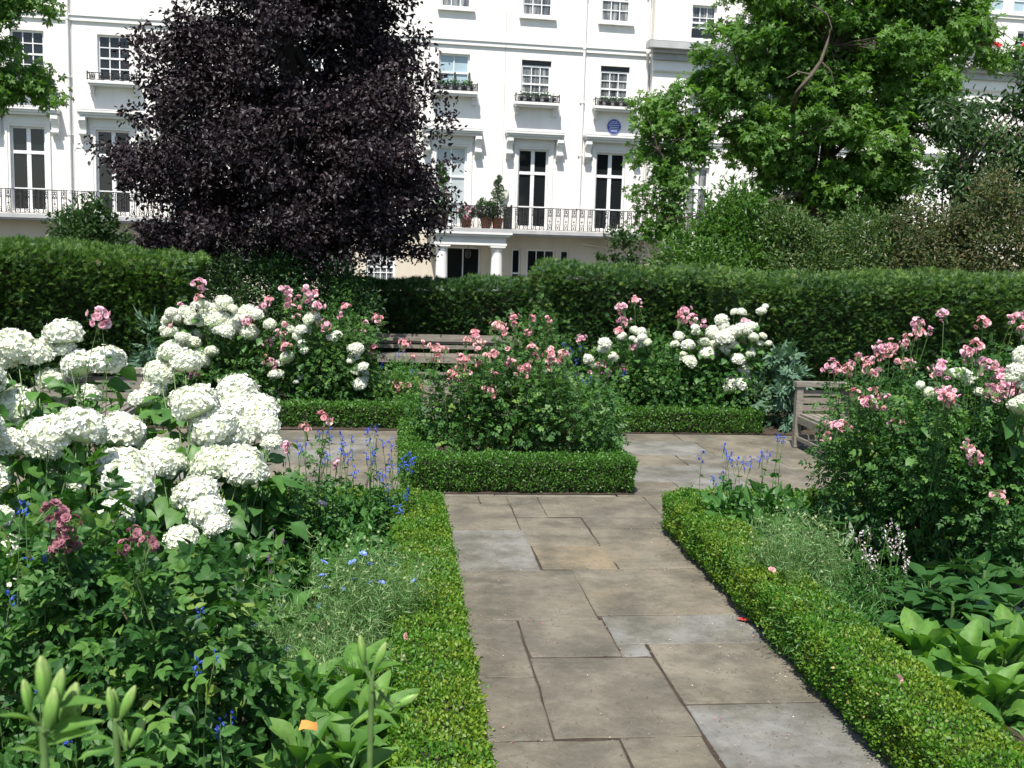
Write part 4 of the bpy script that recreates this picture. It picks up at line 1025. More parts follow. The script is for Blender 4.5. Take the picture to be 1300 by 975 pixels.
# near left hydrangeas: heads surveyed off the photo; nearer = larger
HL = [(21, 441, 23), (0, 452, 20), (50, 449, 17), (80, 424, 19), (82, 443, 11), (100, 463, 18), (134, 458, 20), (64, 482, 14), (111, 502, 14), (17, 516, 23), (8, 566, 22), (61, 552, 27), (102, 543, 27), (155, 549, 24), (55, 571, 18), (155, 592, 25), (163, 612, 28),
      (100, 612, 14), (147, 652, 20), (-25, 480, 24), (-20, 610, 25), (5, 697, 19), (26, 768, 12), (2, 655, 12), (-30, 540, 26), (38, 560, 18), (18, 745, 10)]
HR = [(235, 460, 17), (202, 474, 16), (194, 494, 13), (177, 507, 12), (249, 513, 25), (235, 512, 18), (302, 497, 21), (299, 518, 20), (328, 522, 21), (271, 543, 25), (294, 552, 22), (313, 546, 17), (271, 590, 23), (307, 590, 24), (316, 602, 20), (338, 543, 15), (249, 627, 24), (263, 650, 20),
      (222, 585, 14), (202, 574, 20), (230, 684, 18), (276, 668, 15), (218, 450, 14), (205, 590, 18), (345, 562, 11)]
def dep(r, py): return max(4.8, min(6.6-max(0, py-500)*.0085, .112*FPX/r))
hydrangea('large white mophead hydrangea at the left edge of the photo', (at(60, 560, 5.4)[0], 5.5), [(a, b, c, dep(c, b)) for a, b, c in HL], 520, group='near white hydrangeas')
hydrangea('large white mophead hydrangea overhanging the left bed, nearest the cross path', (at(260, 560, 5.6)[0], 5.6), [(a, b, c, dep(c, b)) for a, b, c in HR], 460, group='near white hydrangeas')

def rosebush(label, px, y, hw, ztop, n, blossoms, kinds, Lc=.085, mat='rose', zlow=.08, name='rose_bush', tm=None, nsub=None, sub=.09, group=None, extra=0, ry=None, shell=.45, cx=None, bscale=1.):
    """blossoms: (px,py[,kind,scale,dy])"""
    c = at(px, 500, y); R = hw*y/FPX
    root = empty(name, (c[0], y, 0), label, 'rose bush' if name == 'rose_bush' else 'shrub', group); o = np.array([c[0], y, 0.])
    tm = tm or (COMPF if y < 7 else COMP)
    mb = MB(); ns = nsub or max(25, int(R*ztop*150)); ryy = ry or min(R, .55)
    blob(mb, (0, 0, (ztop+zlow)/2), (R*.92, ryy, (ztop-zlow)/2*.95), n, Lc, Lc, tm, shell=shell, up=.8, nsub=ns, sub=sub, jit=.55, droop=.1)
    pts = []
    for b in blossoms:
        dy = b[4] if len(b) > 4 else (rng.uniform(-1.25, -.85) if y < 7 and b[1] > 470 else rng.uniform(-1.05, .15))*ryy
        pts.append(at(b[0], b[1], y+dy)-o)
    # leaf sprays up the flowering stems
    sm = MB()
    for p in pts:
        h = p[2]; q = np.array([p[0]*.75+rng.normal()*.05, p[1]*.6, min(h-.05, ztop*.6)]); 
        cpt = curve(q, p-[0, 0, .02], 6, .05); sm.tube(cpt, np.linspace(.0035, .002, 6), 4, 0)
        k = int(24+22*rng.random()); t = rng.random(k); P = cpt[(t*4.9).astype(int)]+rng.normal(size=(k, 3))*.05*(1.35-t)[:, None]
        leaves(mb, P, nrm(np.array([0, -.2, 1.])+.5*rng.normal(size=(k, 3))), rdir(k)*[1, 1, .4], Lc*.85, Lc*.85, tm)
    for _ in range(12+extra):
        d = rdir(1)[0]; cpt = curve((rng.normal()*.08*R, rng.normal()*.06, 0), (d[0]*R*.75, d[1]*ryy*.7, ztop*(.55+.45*rng.random())), 7, .07)
        sm.tube(cpt, np.linspace(.009, .003, 7), 5, 1)
    mb.build('foliage', M[mat], root); sm.build('canes', [M['stem'], M['cane']], root)
    for i, (p, b) in enumerate(zip(pts, blossoms)):
        kd = b[2] if len(b) > 2 and b[2] else kinds[i % len(kinds)]; s = (b[3] if len(b) > 3 and b[3] else 1.)*bscale
        lst = BIG if kd == 'big' else FADED if kd == 'faded' else SOLO if kd == 'solo' else CL[kd]
        rot = (rng.normal()*.4-.2, rng.normal()*.4, rng.random()*6.3)
        if kd == 'white': inst('flower_head', HEADS[i % 4], root, p, rot, .1*s)
        else: inst('blossom_cluster', lst[i % len(lst)], root, p, rot, s*rng.uniform(.85, 1.15))
    return root
CL['white'] = HEADS

# middle rose bed
cb = zl([(125, 295), (165, 360), (215, 295), (255, 315), (275, 320), (320, 325), (285, 365), (380, 350), (435, 280), (470, 250), (480, 290), (520, 290), (410, 370), (450, 370), (490, 390), (440, 430), (360, 440), (375, 465), (485, 320), (495, 270), (400, 405)], 480, 360, 3.82)
cb2 = zl([(590, 220), (570, 205), (605, 235), (630, 320), (640, 380), (545, 440), (575, 455), (655, 445), (540, 525), (635, 520), (405, 595), (310, 585), (650, 395), (560, 345), (520, 350)], 480, 360, 3.82)
cb3 = zl([(710, 420), (745, 315), (835, 325), (885, 345), (850, 385), (755, 360), (725, 410), (690, 420), (900, 350), (830, 340)], 480, 360, 3.82)
tl = zl([(660, 165), (745, 170), (825, 175), (725, 205), (730, 240), (660, 200)], 480, 360, 3.82)
K1 = ('pink', 'salmon', 'salmon')
rosebush('rose bush with salmon pink clusters on the left of the middle bed', 585, 9.35, 52, .86, 800, [(a, b) for a, b in cb], K1, .08, zlow=.2, ry=.5, nsub=60, sub=.08)
rosebush('rose bush in the centre of the middle bed, faded pink clusters', 650, 9.55, 62, .96, 1400, [(a, b) for a, b in cb2], K1, .08, zlow=.18, ry=.55, nsub=70, sub=.085)
rosebush('rose bush on the right of the middle bed with shiny pale tipped leaves', 725, 9.3, 58, .98, 1700, [(a, b) for a, b in cb3], K1, .08, zlow=.15, mat='roselight', ry=.5, nsub=60, sub=.085)
rosebush('tall slender rose behind the middle bed with single small pink flowers', 668, 10.2, 50, 1.42, 1300, [(a, b, None, .8) for a, b in tl], ('pink',), .07, ry=.35, nsub=50, sub=.08, mat='roselight', zlow=.5)

# far left bed
def fuller(l, k=1, j=13):
    return l+[(a+random.uniform(-j, j)*3, b+random.uniform(-j*.5, j)*3, c*random.uniform(.65, .95)) for _ in range(k) for a, b, c in l]
wl = [(155, 190, 30), (125, 250, 25), (230, 195, 42), (350, 180, 48), (425, 140, 38), (470, 170, 24), (285, 155, 28), (540, 190, 42), (590, 200, 34), (130, 290, 30), (230, 325, 34), (400, 230, 50), (470, 260, 50), (550, 290, 45), (660, 250, 28), (160, 370, 40), (260, 350, 40), (280, 410, 40), (360, 390, 32), (290, 300, 28),
      (320, 235, 36), (430, 290, 40), (500, 220, 36), (380, 270, 32), (190, 230, 28)]
wl2 = [(820, 280, 28), (770, 275, 23), (885, 215, 32), (820, 355, 24), (750, 420, 32), (700, 510, 30), (820, 520, 20), (680, 615, 28), (1110, 375, 32), (1095, 420, 28), (1140, 470, 27), (1140, 505, 27), (1125, 560, 32), (980, 320, 26)]
S5 = 4.0625
wl = fuller(wl); wl2 = fuller(wl2)
hydrangea('bank of small white hydrangea heads at the left of the far left bed', (at(255, 450, 12.9)[0], 12.9), [(180+a/S5, 350+b/S5, c/S5*.95, 12.15+rng.normal()*.15) for a, b, c in wl], 420, .10)
hydrangea('scattered white hydrangea heads among pink roses, right part of the far left bed', (at(400, 450, 12.7)[0], 12.7), [(180+a/S5, 350+b/S5, c/S5*.95, 12.0+rng.normal()*.1) for a, b, c in wl2], 200, .09)
pl = zl([(290, 45), (295, 120), (210, 160), (165, 260), (640, 160), (655, 130), (620, 165), (585, 265), (545, 240), (342, 340), (633, 385), (625, 415), (660, 455), (680, 465), (575, 460), (622, 555), (275, 510), (657, 340), (650, 350)], 180, 350, S5)
pr_ = zl([(733, 80), (750, 140), (755, 110), (745, 155), (850, 95), (888, 97), (805, 130), (815, 160), (905, 163), (1052, 165), (1025, 205), (915, 255), (950, 258), (1215, 225), (1220, 240), (1148, 250), (1132, 305), (1190, 380), (1185, 390), (733, 250), (718, 310), (745, 370), (800, 215), (740, 260)], 180, 350, S5)
rosebush('pink rose bush mingled with white hydrangea in the far left bed', 310, 12.4, 78, .95, 3800, [(a, b) for a, b in pl], ('mauve', 'pink'), .075, ry=.5, nsub=110, sub=.10, bscale=1.35, mat='roselight')
rosebush('taller pink rose bush at the right side of the far left bed', 420, 12.45, 60, 1.18, 4200, [(a, b) for a, b in pr_], ('mauve', 'pink'), .075, ry=.55, nsub=110, sub=.11, bscale=1.35, mat='roselight')

# far right bed
S6 = 2.955
wr = [(40, 350, 24), (165, 255, 24), (240, 225, 17), (315, 222, 17), (285, 320, 19), (320, 315, 15), (175, 320, 34), (250, 290, 30), (215, 300, 28), (110, 380, 28), (225, 400, 24), (275, 380, 17), (250, 440, 24), (200, 490, 27), (245, 480, 27), (5, 315, 19), (45, 410, 26), (130, 300, 24), (140, 345, 24), (205, 345, 24), (70, 300, 16), (265, 465, 22)]
wr2 = [(1275, 235, 24), (1280, 262, 22), (1100, 290, 30), (1145, 360, 20), (1020, 370, 24), (1180, 260, 18), (1260, 280, 18)]
hydrangea('white hydrangea at the right of the far right bed, against the tall yew hedge', (at(920, 450, 12.8)[0], 12.8), [(860+a/S6, 320+b/S6, c/S6*.95, 11.9+rng.normal()*.12) for a, b, c in fuller(wr)], 420, .10)
hydrangea('a few white hydrangea heads at the left end of the far right bed', (at(790, 450, 12.6)[0], 12.6), [(480+a/3.82, 360+b/3.82, c/3.82*.95, 11.85+rng.normal()*.1) for a, b, c in fuller(wr2, 2)], 130, .09)
pq = zl([(20, 230), (30, 225), (10, 255), (100, 270), (160, 297), (240, 340), (430, 450), (425, 465), (60, 250)], 860, 320, S6)+zl([(1185, 120), (1245, 85), (1265, 95), (1185, 200), (1190, 190), (1165, 235), (1055, 400), (1030, 430), (1105, 440), (1185, 415), (1235, 310), (1100, 270), (985, 270), (1085, 395), (1065, 445)], 480, 360, 3.82)
rosebush('pink rose bush mingled with white heads in the far right bed', 820, 12.2, 75, .95, 4200, [(a, b) for a, b in pq[9:]+pq[:4]], ('mauve', 'pink'), .075, ry=.5, nsub=120, sub=.10, bscale=1.3)
rosebush('leafy rose bush at the right end of the far right bed', 905, 12.2, 62, .98, 3600, [(a, b) for a, b in pq[4:9]]+[(946, 412, 'big', .8), (914, 421, 'mauve', 1.)], ('mauve', 'pink'), .075, ry=.45, nsub=100, sub=.10, bscale=1.3)

# near right bed: two big rose bushes and hydrangeas behind
S7 = 4.333
ra = zl([(225, 375), (270, 375), (250, 350), (285, 400), (325, 395), (350, 360), (390, 320), (375, 305), (445, 350), (440, 385), (485, 405), (460, 410), (515, 275), (500, 320), (545, 300), (480, 335), (565, 265), (645, 245), (670, 215), (630, 240), (715, 140), (725, 185), (775, 178), (600, 335), (640, 355), (675, 362),
         (375, 520), (410, 570), (430, 560), (470, 510), (540, 545), (520, 590), (455, 575), (490, 540), (240, 690), (280, 680), (310, 700), (265, 700), (215, 760), (600, 670), (590, 705), (610, 690), (650, 705), (705, 690)], 1000, 380, S7)
rb = zl([(860, 82), (1072, 130), (1225, 115), (1255, 85), (1285, 100), (1295, 165), (1290, 190), (970, 270), (1005, 305), (1035, 260), (985, 290), (1020, 320), (1085, 360), (1130, 365), (805, 380), (815, 412), (855, 380), (870, 540), (905, 515), (880, 575), (850, 520), (900, 560), (975, 795), (1010, 815), (1020, 860), (1050, 880)], 1000, 380, S7)
rosebush('big rose bush with pink clusters spreading in front of the slatted bench', 1140, 6.7, 78, 1.16, 4300, [(a, b) for a, b in ra], ('mauve', 'pink', 'mauve', 'pink', 'salmon'), .075, ry=.6, nsub=150, sub=.085, bscale=.82, extra=10)
rosebush('big leafy rose bush at the right edge, one large pink bloom on top', 1240, 5.7, 105, 1.30, 7500, [(a, b) for a, b in rb]+[(1270, 488, 'big', 1.1, -.35), (1281, 479, 'big', 1.1, -.35), (1284, 498, 'big', 1.1, -.3), (1261, 502, 'big', 1.0, -.35), (1272, 496, 'big', 1.1, -.4), (1264, 630, 'salmon', .9, -.6), (1267, 633, 'pink', .9, -.6)], ('mauve', 'pink'), .08, ry=.62, nsub=190, sub=.09, bscale=.75, extra=12)
wn = [(960, 420, 48), (920, 410, 34), (1000, 440, 44), (780, 510, 28), (730, 470, 22), (1290, 310, 50), (1270, 400, 60), (1300, 560, 52), (1270, 590, 52), (1050, 510, 32), (925, 590, 18), (1330, 480, 60), (1310, 360, 50), (1240, 430, 40), (1345, 560, 60)]
hydrangea('white hydrangea at the right edge, heads rising between the pink roses', (at(1260, 500, 6.3)[0], 6.3), [(1000+a/S7, 380+b/S7, c/S7, 5.5 if a < 1100 else 5.02) for a, b, c in wn], 160, .11)

# sages: leafy base with loose blue spikes
def perennial(name, label, px, y, hw, h, n, L, W, mat, flowers, fmesh, tmpl=FOLD, scale=1., cat='perennial', fname='flower', group=None, up=.6, stemr=.0022, ry=.22, fy=.5, shell=.3, yoff=0., leafstem=True):
    c = at(px, 600, y); R = hw*y/FPX
    root = empty(name, (c[0], y, 0), label, cat, group); o = np.array([c[0], y, 0.])
    mb = MB()
    if n: blob(mb, (0, 0, h*.5), (R, ry, h*.5), n, L, W, tmpl, shell=shell, up=up, nsub=max(12, n//14), sub=.05, droop=.1, jit=.5)
    sm = MB(); pts = [at(a, b, y+rng.uniform(-fy, fy)*ry+yoff)-o for a, b in flowers]
    for p in pts:
        cp = curve((p[0]*.8+rng.normal()*.03, p[1]*.7, min(.05, p[2]*.2)), p, 6, .04); sm.tube(cp, np.linspace(stemr*1.3, stemr*.7, 6), 4)
        if leafstem:
            k = 9; t = rng.random(k)**.8*.85; P = cp[(t*5).astype(int)]+rng.normal(size=(k, 3))*.006
            leaves(mb, P, nrm(np.array([0, 0, 1.])+.4*rng.normal(size=(k, 3))), rdir(k)*[1, 1, .2]+[0, 0, .3], L*.8, W*.8, tmpl)
    for _ in range(10):
        d = rdir(1)[0]; sm.tube(curve((0, 0, 0), (d[0]*R*.8, d[1]*ry*.8, h*.8), 5, .05), .002, 4)
    if mb.n: mb.build('foliage', M[mat], root)
    sm.build('stems', M['stem'], root)
    for i, p in enumerate(pts[:100]):
        inst(fname, fmesh[i % len(fmesh)], root, p, (rng.normal()*.2, rng.normal()*.2, rng.random()*6.3), scale*rng.uniform(.8, 1.2))
    return root
SZ = 4.875
sa = zl([(320, 120), (380, 110), (450, 130), (520, 130), (185, 160), (210, 190), (470, 200), (495, 250), (370, 245), (335, 295), (535, 345), (430, 605), (380, 500), (460, 190), (215, 195)], 340, 530, SZ)
sb = zl([(615, 85), (665, 80), (630, 140), (710, 165), (760, 165), (525, 235), (610, 245), (660, 220), (665, 245), (750, 250), (840, 270), (890, 265), (880, 305), (760, 320), (710, 350), (690, 370), (745, 445), (870, 470), (745, 525), (815, 575), (640, 295), (820, 310), (695, 350), (870, 490)], 340, 530, SZ)
perennial('sage', 'blue flowered sage in front of the left paving, nearer the hydrangea', 418, 6.75, 38, .40, 900, .06, .035, 'salvia', sa, SP_BLUE, cat='sage', fname='flower_spike', ry=.3, scale=1.2)
perennial('sage', 'blue flowered sage at the corner of the left box edging beside the middle bed', 475, 6.85, 42, .36, 1100, .06, .035, 'salvia', sb, SP_BLUE, cat='sage', fname='flower_spike', ry=.35, scale=1.2)
S3 = 4.0625
sr = zl([(125, 165), (240, 120), (270, 160), (280, 185), (250, 130), (440, 150), (475, 155), (430, 165), (340, 195), (380, 195), (185, 290), (195, 300), (230, 265), (310, 190)], 860, 540, S3)
perennial('sage', 'blue flowered sage at the far end of the right hand box edging', 935, 6.85, 55, .34, 1500, .075, .045, 'salvia', sr, SP_BLUE, cat='sage', fname='flower_spike', ry=.4, scale=1.35)
perennial('sage', 'single tall blue sage stem against the paving before the slatted bench', 1003, 7.0, 12, .35, 90, .07, .045, 'salvia', zl([(515, 65), (545, 75), (530, 70)], 860, 540, S3), SP_BLUE, cat='sage', fname='flower_spike', ry=.1)
bk = zl([(895, 295), (985, 310), (935, 340), (820, 380), (850, 400), (900, 440), (960, 450), (990, 465), (1025, 475), (960, 505), (1070, 550), (1190, 450), (1190, 435), (880, 420), (1015, 480), (930, 330), (905, 300), (800, 410), (870, 430), (960, 380)], 480, 360, 3.82)
perennial('sage', 'blue flowered sage between the middle bed and the far right bed', 745, 10.9, 42, .55, 1500, .06, .035, 'salvia', bk, SP_BLUE, cat='sage', fname='flower_spike', ry=.35, scale=1.3)
perennial('sage', 'small blue sage behind the far left bed at its path corner', 510, 13.9, 26, .5, 500, .06, .035, 'salvia', zl([(85, 345), (120, 340), (15, 400), (165, 425), (100, 350)], 480, 360, 3.82), SP_BLUE, cat='sage', fname='flower_spike', ry=.3, scale=1.4)
perennial('sage', 'blue sage spikes at the left of the far right bed edging', 1185-300, 11.95, 30, .33, 700, .08, .05, 'salvia', [(795, 478), (790, 474), (960, 530), (948, 532)], SP_BLUE, cat='sage', fname='flower_spike', ry=.25, scale=1.3)
S7b = 2.321
dp = [(a/S7b, 600+b/S7b) for a, b in ((75, 110), (60, 105), (140, 245), (130, 255), (90, 270), (30, 375))]
dq = [(a/S7b, 600+b/S7b) for a, b in ((580, 575), (575, 560), (635, 545), (500, 740), (650, 755), (645, 765), (120, 665), (200, 790), (185, 800), (680, 730), (590, 415))]
perennial('sage', 'deep blue sage spikes rising at the left edge among the rose leaves', 45, 3.6, 30, .5, 200, .05, .03, 'salvia', dp, SP_BLUE, cat='sage', fname='flower_spike', ry=.15, scale=.9)
perennial('sage', 'deep blue sage low in the dark gap in front of the rose leaves', 210, 3.25, 90, .42, 900, .055, .036, 'salvia', dq, SP_BLUE, cat='sage', fname='flower_spike', ry=.25, scale=.85)
# big-leaved rose foliage in the near left
fa = [(a/S7b, 600+b/S7b) for a, b in ((145, 120), (165, 125), (205, 155), (195, 190), (210, 215), (185, 215), (175, 230), (435, 210), (390, 185), (365, 220), (440, 215), (670, 405), (655, 400))]
rosebush('leafy rose with faded dull pink flower clusters at the near left, below the hydrangea', 75, 3.9, 96, 1.02, 1600, [(a, b, 'faded') for a, b in fa[:7]], ('faded',), .135, ry=.4, nsub=70, sub=.08, zlow=.05)
rosebush('leafy rose without open flowers in front of the lone low white hydrangea head', 215, 3.6, 100, .86, 1500, [(a, b, 'faded', .8) for a, b in fa[7:11]], ('faded',), .135, ry=.4, nsub=70, sub=.08, zlow=.05)
rosebush('low shaded rose foliage right of the near hydrangea, two blush flowers', 375, 6.3, 45, .55, 1100, [(397, 636, 'solo', 1., -.2), (408, 641, 'solo', 1.1, -.2), (428, 588, 'mauve', .9, 0), (429, 594, 'mauve', .9, 0), (364, 567, 'mauve', .7), (387, 545, 'salmon', .9), (412, 530, 'pink', .9), (418, 536, 'pink', .9)], ('pink',), .08, ry=.4, sub=.07)
rosebush('stray rose stem with one pink cluster rising behind the left hydrangea', 118, 6.4, 16, .95, 160, [(126, 402, 'mauve', 1.1, 0), (129, 408, 'mauve', 1.1, 0)], ('mauve',), .075, ry=.1, nsub=14, sub=.05, zlow=.5)
rosebush('low rose with small coral flowers inside the far left box edging', 480, 12.6, 40, .5, 1400, [(505, 490, 'salmon', 1.2), (518, 490, 'salmon', 1.), (536, 492-2, 'pink', .8)], ('salmon',), .06, ry=.5, nsub=60, mat='yellowgreen')

# love-in-a-mist
def nigella(label, px, y, hw, h, n, flowers, pods, group='feathery love-in-a-mist clumps', lean=0.):
    c = at(px, 650, y); R = hw*y/FPX; root = empty('love_in_a_mist', (c[0], y, 0), label, 'flower', group); o = np.array([c[0], y, 0.])
    mb = MB(); sm = MB(); tips = []
    for _ in range(n):
        b = np.array([rng.normal()*R*.5, rng.normal()*.14, 0.]); t = b+np.array([rng.normal()*.07+lean, rng.normal()*.07-.02, h*(.55+.5*rng.random())])
        cp = curve(b, t, 5, .05); sm.tube(cp, [.0022, .0018, .0015, .0012, .001], 3, cap=False); tips.append(t)
        k = 46; j = rng.random(k); P = b*(1-j)[:, None]+t*j[:, None]+rng.normal(size=(k, 3))*.012
        leaves(mb, P, rdir(k), rdir(k)+[0, -.1, .35], .055, .0035, DIAM)
    mb.build('foliage', M['feather'], root); sm.build('stems', M['stem'], root)
    for i, (a, b) in enumerate(flowers):
        p = at(a, b, y+rng.uniform(-.12, .12))-o; inst('flower', NIG[i % 3], root, p, (rng.normal()*.3-.3, rng.normal()*.3, i), rng.uniform(.9, 1.25))
    pm = pod(0).mesh('seed_pod', leafmat_pod)
    for t in tips[:pods]: inst('seed_pod', pm, root, t, (rng.normal()*.3, rng.normal()*.3, 0), rng.uniform(.5, .95))
    return root
leafmat_pod = plain('pale_pod', (.22, .27, .12), .6, .2, 30)
nf = [(a/S7b, 600+b/S7b) for a, b in ((950, 305), (1040, 315), (1090, 325), (1090, 270), (1040, 265), (955, 265), (940, 395), (820, 395), (960, 340), (1010, 345), (1160, 275), (1220, 320), (1125, 325), (1210, 410), (1070, 240), (945, 398))]
nf2 = [(a/S7b, 600+b/S7b) for a, b in ((735, 395), (790, 560), (850, 520), (770, 470), (735, 445), (735, 540), (725, 440), (565, 530), (600, 510), (755, 450), (640, 600))]
nigella('feathery love-in-a-mist with pale blue flowers beside the left box edging', 475, 5.0, 62, .56, 240, nf, 70)
nigella('feathery love-in-a-mist with a few blue flowers in the middle of the near left bed', 350, 4.5, 75, .50, 190, nf2, 36)
nigella('thin feathery love-in-a-mist nearest the broad leaves of the left bed', 430, 4.3, 75, .36, 170, nf2[:2], 20)
nigella('feathery seed heads leaning left over the right box edging', 1040, 5.5, 58, .60, 240, [], 90, lean=-.14)
perennial('tickseed', 'fine needle leaved green plant beside the right box edging, below the pink white penstemon', 1085, 4.8, 70, .34, 3400, .05, .0055, 'salvia', [], SP_BLUSH, tmpl=DIAM, ry=.3, up=.2)
pf = [(a/4.64+1080, 620+b/4.64) for a, b in ((235, 215), (205, 270), (298, 270), (272, 310), (240, 345), (290, 355), (105, 260), (75, 360), (120, 400), (100, 415), (145, 425), (115, 500), (150, 515), (160, 550), (105, 600), (320, 400), (325, 445), (330, 480), (50, 285))]
perennial('penstemon', 'pink and white penstemon spikes in front of the dark rose shade on the right', 1125, 5.1, 38, .38, 900, .055, .012, 'salvia', pf, SP_BLUSH, fname='flower_spike', ry=.2, scale=.85)
perennial('penstemon', 'small pale pink penstemon spikes rising in the near left bed', 312, 4.6, 12, .25, 60, .05, .02, 'salvia', [(312, 718), (308, 728), (310, 740), (314, 712)], SP_BLUSH, fname='flower_spike', ry=.06, scale=.5)
perennial('verbena', 'thin purple verbena stems standing in the shade of the left bed', 350, 4.8, 20, .3, 50, .06, .012, 'salvia', [(347, 675), (359, 689), (341, 710), (344, 727)], SP_PURP, fname='flower_head', ry=.06, scale=1.1)

# leafy mounds filling the beds
def mound(label, px, y, hw, h, n, L, W, mat, tmpl=FOLD, name='leafy_plant', ry=.3, group=None, **k):
    return perennial(name, label, px, y, hw, h, n, L, W, mat, [], SP_BLUE, tmpl, ry=ry, group=group, **k)
mound('mound of small dark leaves just inside the left box edging', 440, 5.9, 60, .34, 1500, .06, .035, 'salvia', ry=.4)
mound('dark leafy plant beneath the near left hydrangea', 300, 5.5, 60, .4, 1100, .09, .05, 'rose', ry=.35)
mound('dark leafy plant below the hydrangea at the left photo edge', 60, 5.0, 90, .5, 1500, .09, .05, 'rose', ry=.4)
mound('broad mid green leaves beside the feathery seed heads', 1050, 6.3, 60, .34, 600, .14, .07, 'helle', ry=.35)
mound('leafy green clump next to the blue sage in the right bed', 985, 6.6, 45, .34, 600, .10, .06, 'salvia', ry=.35)
mound('small toothed leaves low in the foreground, left of the broad leaved plant', 275, 2.75, 70, .28, 520, .065, .045, 'salvia', ry=.25)
mound('dense low foliage at the bottom left corner behind the lily stems', 70, 2.6, 110, .30, 700, .05, .03, 'rose', ry=.3)
mound('silvery grey green jagged leaves behind the left hydrangea', 200, 12.3, 24, .95, 260, .20, .055, 'grey', LOBED, ry=.3, name='silver_leaved_plant')
mound('silvery grey green jagged leaves at the right end of the far right bed', 978, 11.9, 30, .98, 360, .20, .10, 'grey', LOBED, ry=.3, name='silver_leaved_plant')
mound('fine feathery green plants in the far left bed at the path corner', 490, 13.2, 34, .42, 2400, .05, .012, 'salvia', DIAM, ry=.6)
mound('low leafy plants inside the far right box edging', 870, 12.1, 80, .42, 1400, .10, .06, 'salvia', ry=.3)
mound('low shaded plants inside the far left box edging', 400, 12.2, 60, .45, 1300, .08, .04, 'rose', ry=.3)

# broad-leaved rosettes
def rosette(name, label, px, py, y, nl, L, mat, tmpl, wr=.9, elev=(.35, 1.1), stem=0., group=None, cat='perennial', z0=None, whorl=False):
    nl = int(nl*1.5); c = at(px, py, y); z = max(c[2]-.05, .02); root = empty(name, (c[0], y, 0), label, cat, group)
    mb = MB(); 
    a = np.arange(nl)*2.4+rng.random()*6; e = np.linspace(elev[0], elev[1], nl)+rng.normal(size=nl)*.1; sz = L*(1.05-.35*np.linspace(0, 1, nl))*rng.uniform(.85, 1.1, nl)
    D_ = np.stack([np.cos(a)*np.cos(e), np.sin(a)*np.cos(e), np.sin(e)], 1); N_ = np.stack([-np.cos(a)*np.sin(e), -np.sin(a)*np.sin(e), np.cos(e)], 1)+rng.normal(size=(nl, 3))*.26
    top = max(.05, min(.36, z*.9)) if whorl is False else max(.1, min(.42, z)); zz = (.25+.75*np.linspace(.0, 1, nl))*top if whorl is False else top*(.8+.2*np.linspace(0, 1, nl)); P = D_*.03*L/.15; P[:, 2] += zz; bigleaf(mb, P, N_, D_, sz, sz*wr, tmpl); mb.build('leaves', M[mat], root)
    sm = MB(); sm.tube([(0, 0, 0), (0, 0, top+.02)], .009, 8)
    for p, d, s in zip(P, D_, sz): sm.tube([p*.8, p+d*s*.45], [.004, .0015], 4)
    sm.build('stalks', M['stem'], root); return root
bl = [(345, 925, 3.15, 11, .17), (400, 880, 3.5, 12, .19), (430, 915, 3.15, 12, .18), (470, 860, 3.6, 11, .18), (490, 905, 3.3, 12, .17), (395, 955, 2.85, 10, .16), (455, 955, 2.95, 10, .17)]
nm = ['left most', 'rear left', 'beside the orange petal', 'behind the bud stem', 'touching the box edging', 'front left', 'at the foot of the bud stem']
for (px, py, y, nl, L), t in zip(bl, nm): rosette('broad_leaved_plant', 'broad leaved rosette in the near left bed, '+t, px-14, py-8, y+.5, nl, L*1.42, 'broad', GL_B, .46, (.15, 1.25), group='broad leaved rosettes in the near left bed')
br = [(1185, 830, 3.95, 12, .19), (1240, 850, 3.8, 12, .20), (1290, 830, 3.9, 12, .20), (1215, 885, 3.65, 11, .18), (1280, 890, 3.6, 11, .19), (1250, 800, 4.2, 10, .18)]
nm = ['nearest the box edging', 'in the middle of the clump', 'cut by the photo edge, rear', 'at the front left', 'at the front right corner', 'behind, under the dark glossy leaves']
for (px, py, y, nl, L), t in zip(br, nm): rosette('broad_leaved_plant', 'broad leaved rosette in the near right bed, '+t, px-14, py-8, y+.55, nl, L*1.5, 'broad', GL_B, .46, (.15, 1.25), group='broad leaved rosettes in the near right bed')
hb = [(1185, 745, 4.6, .17), (1225, 715, 4.9, .17), (1255, 730, 4.7, .19), (1295, 720, 4.8, .18), (1215, 770, 4.4, .17), (1290, 775, 4.35, .19), (1165, 770, 4.5, .15), (1250, 765, 4.45, .18)]
nm = ['left of the clump below the penstemon', 'topmost, in the rose shade', 'with the largest star of leaves', 'cut by the right photo edge', 'centre front', 'right, above the bright rosettes', 'smallest, at the left end', 'in the middle of the clump']
for (px, py, y, L), t in zip(hb, nm): rosette('hellebore', 'dark glossy hellebore with fanned leaves, '+t, px-4, py-14, y+.3, 10, L*1.22, 'helle', GL_L, .52, (-.1, .65), whorl=True, group='hellebores in the right bed')
rosette('broad_leaved_plant', 'shaded broad leaves beside the verbena in the left bed', 375, 720, 4.7, 9, .16, 'hydr', GL_B)
rosette('broad_leaved_plant', 'mid green broad leaves behind the seed heads in the right bed', 1000, 640, 6.2, 10, .17, 'hydr', GL_L, .6)

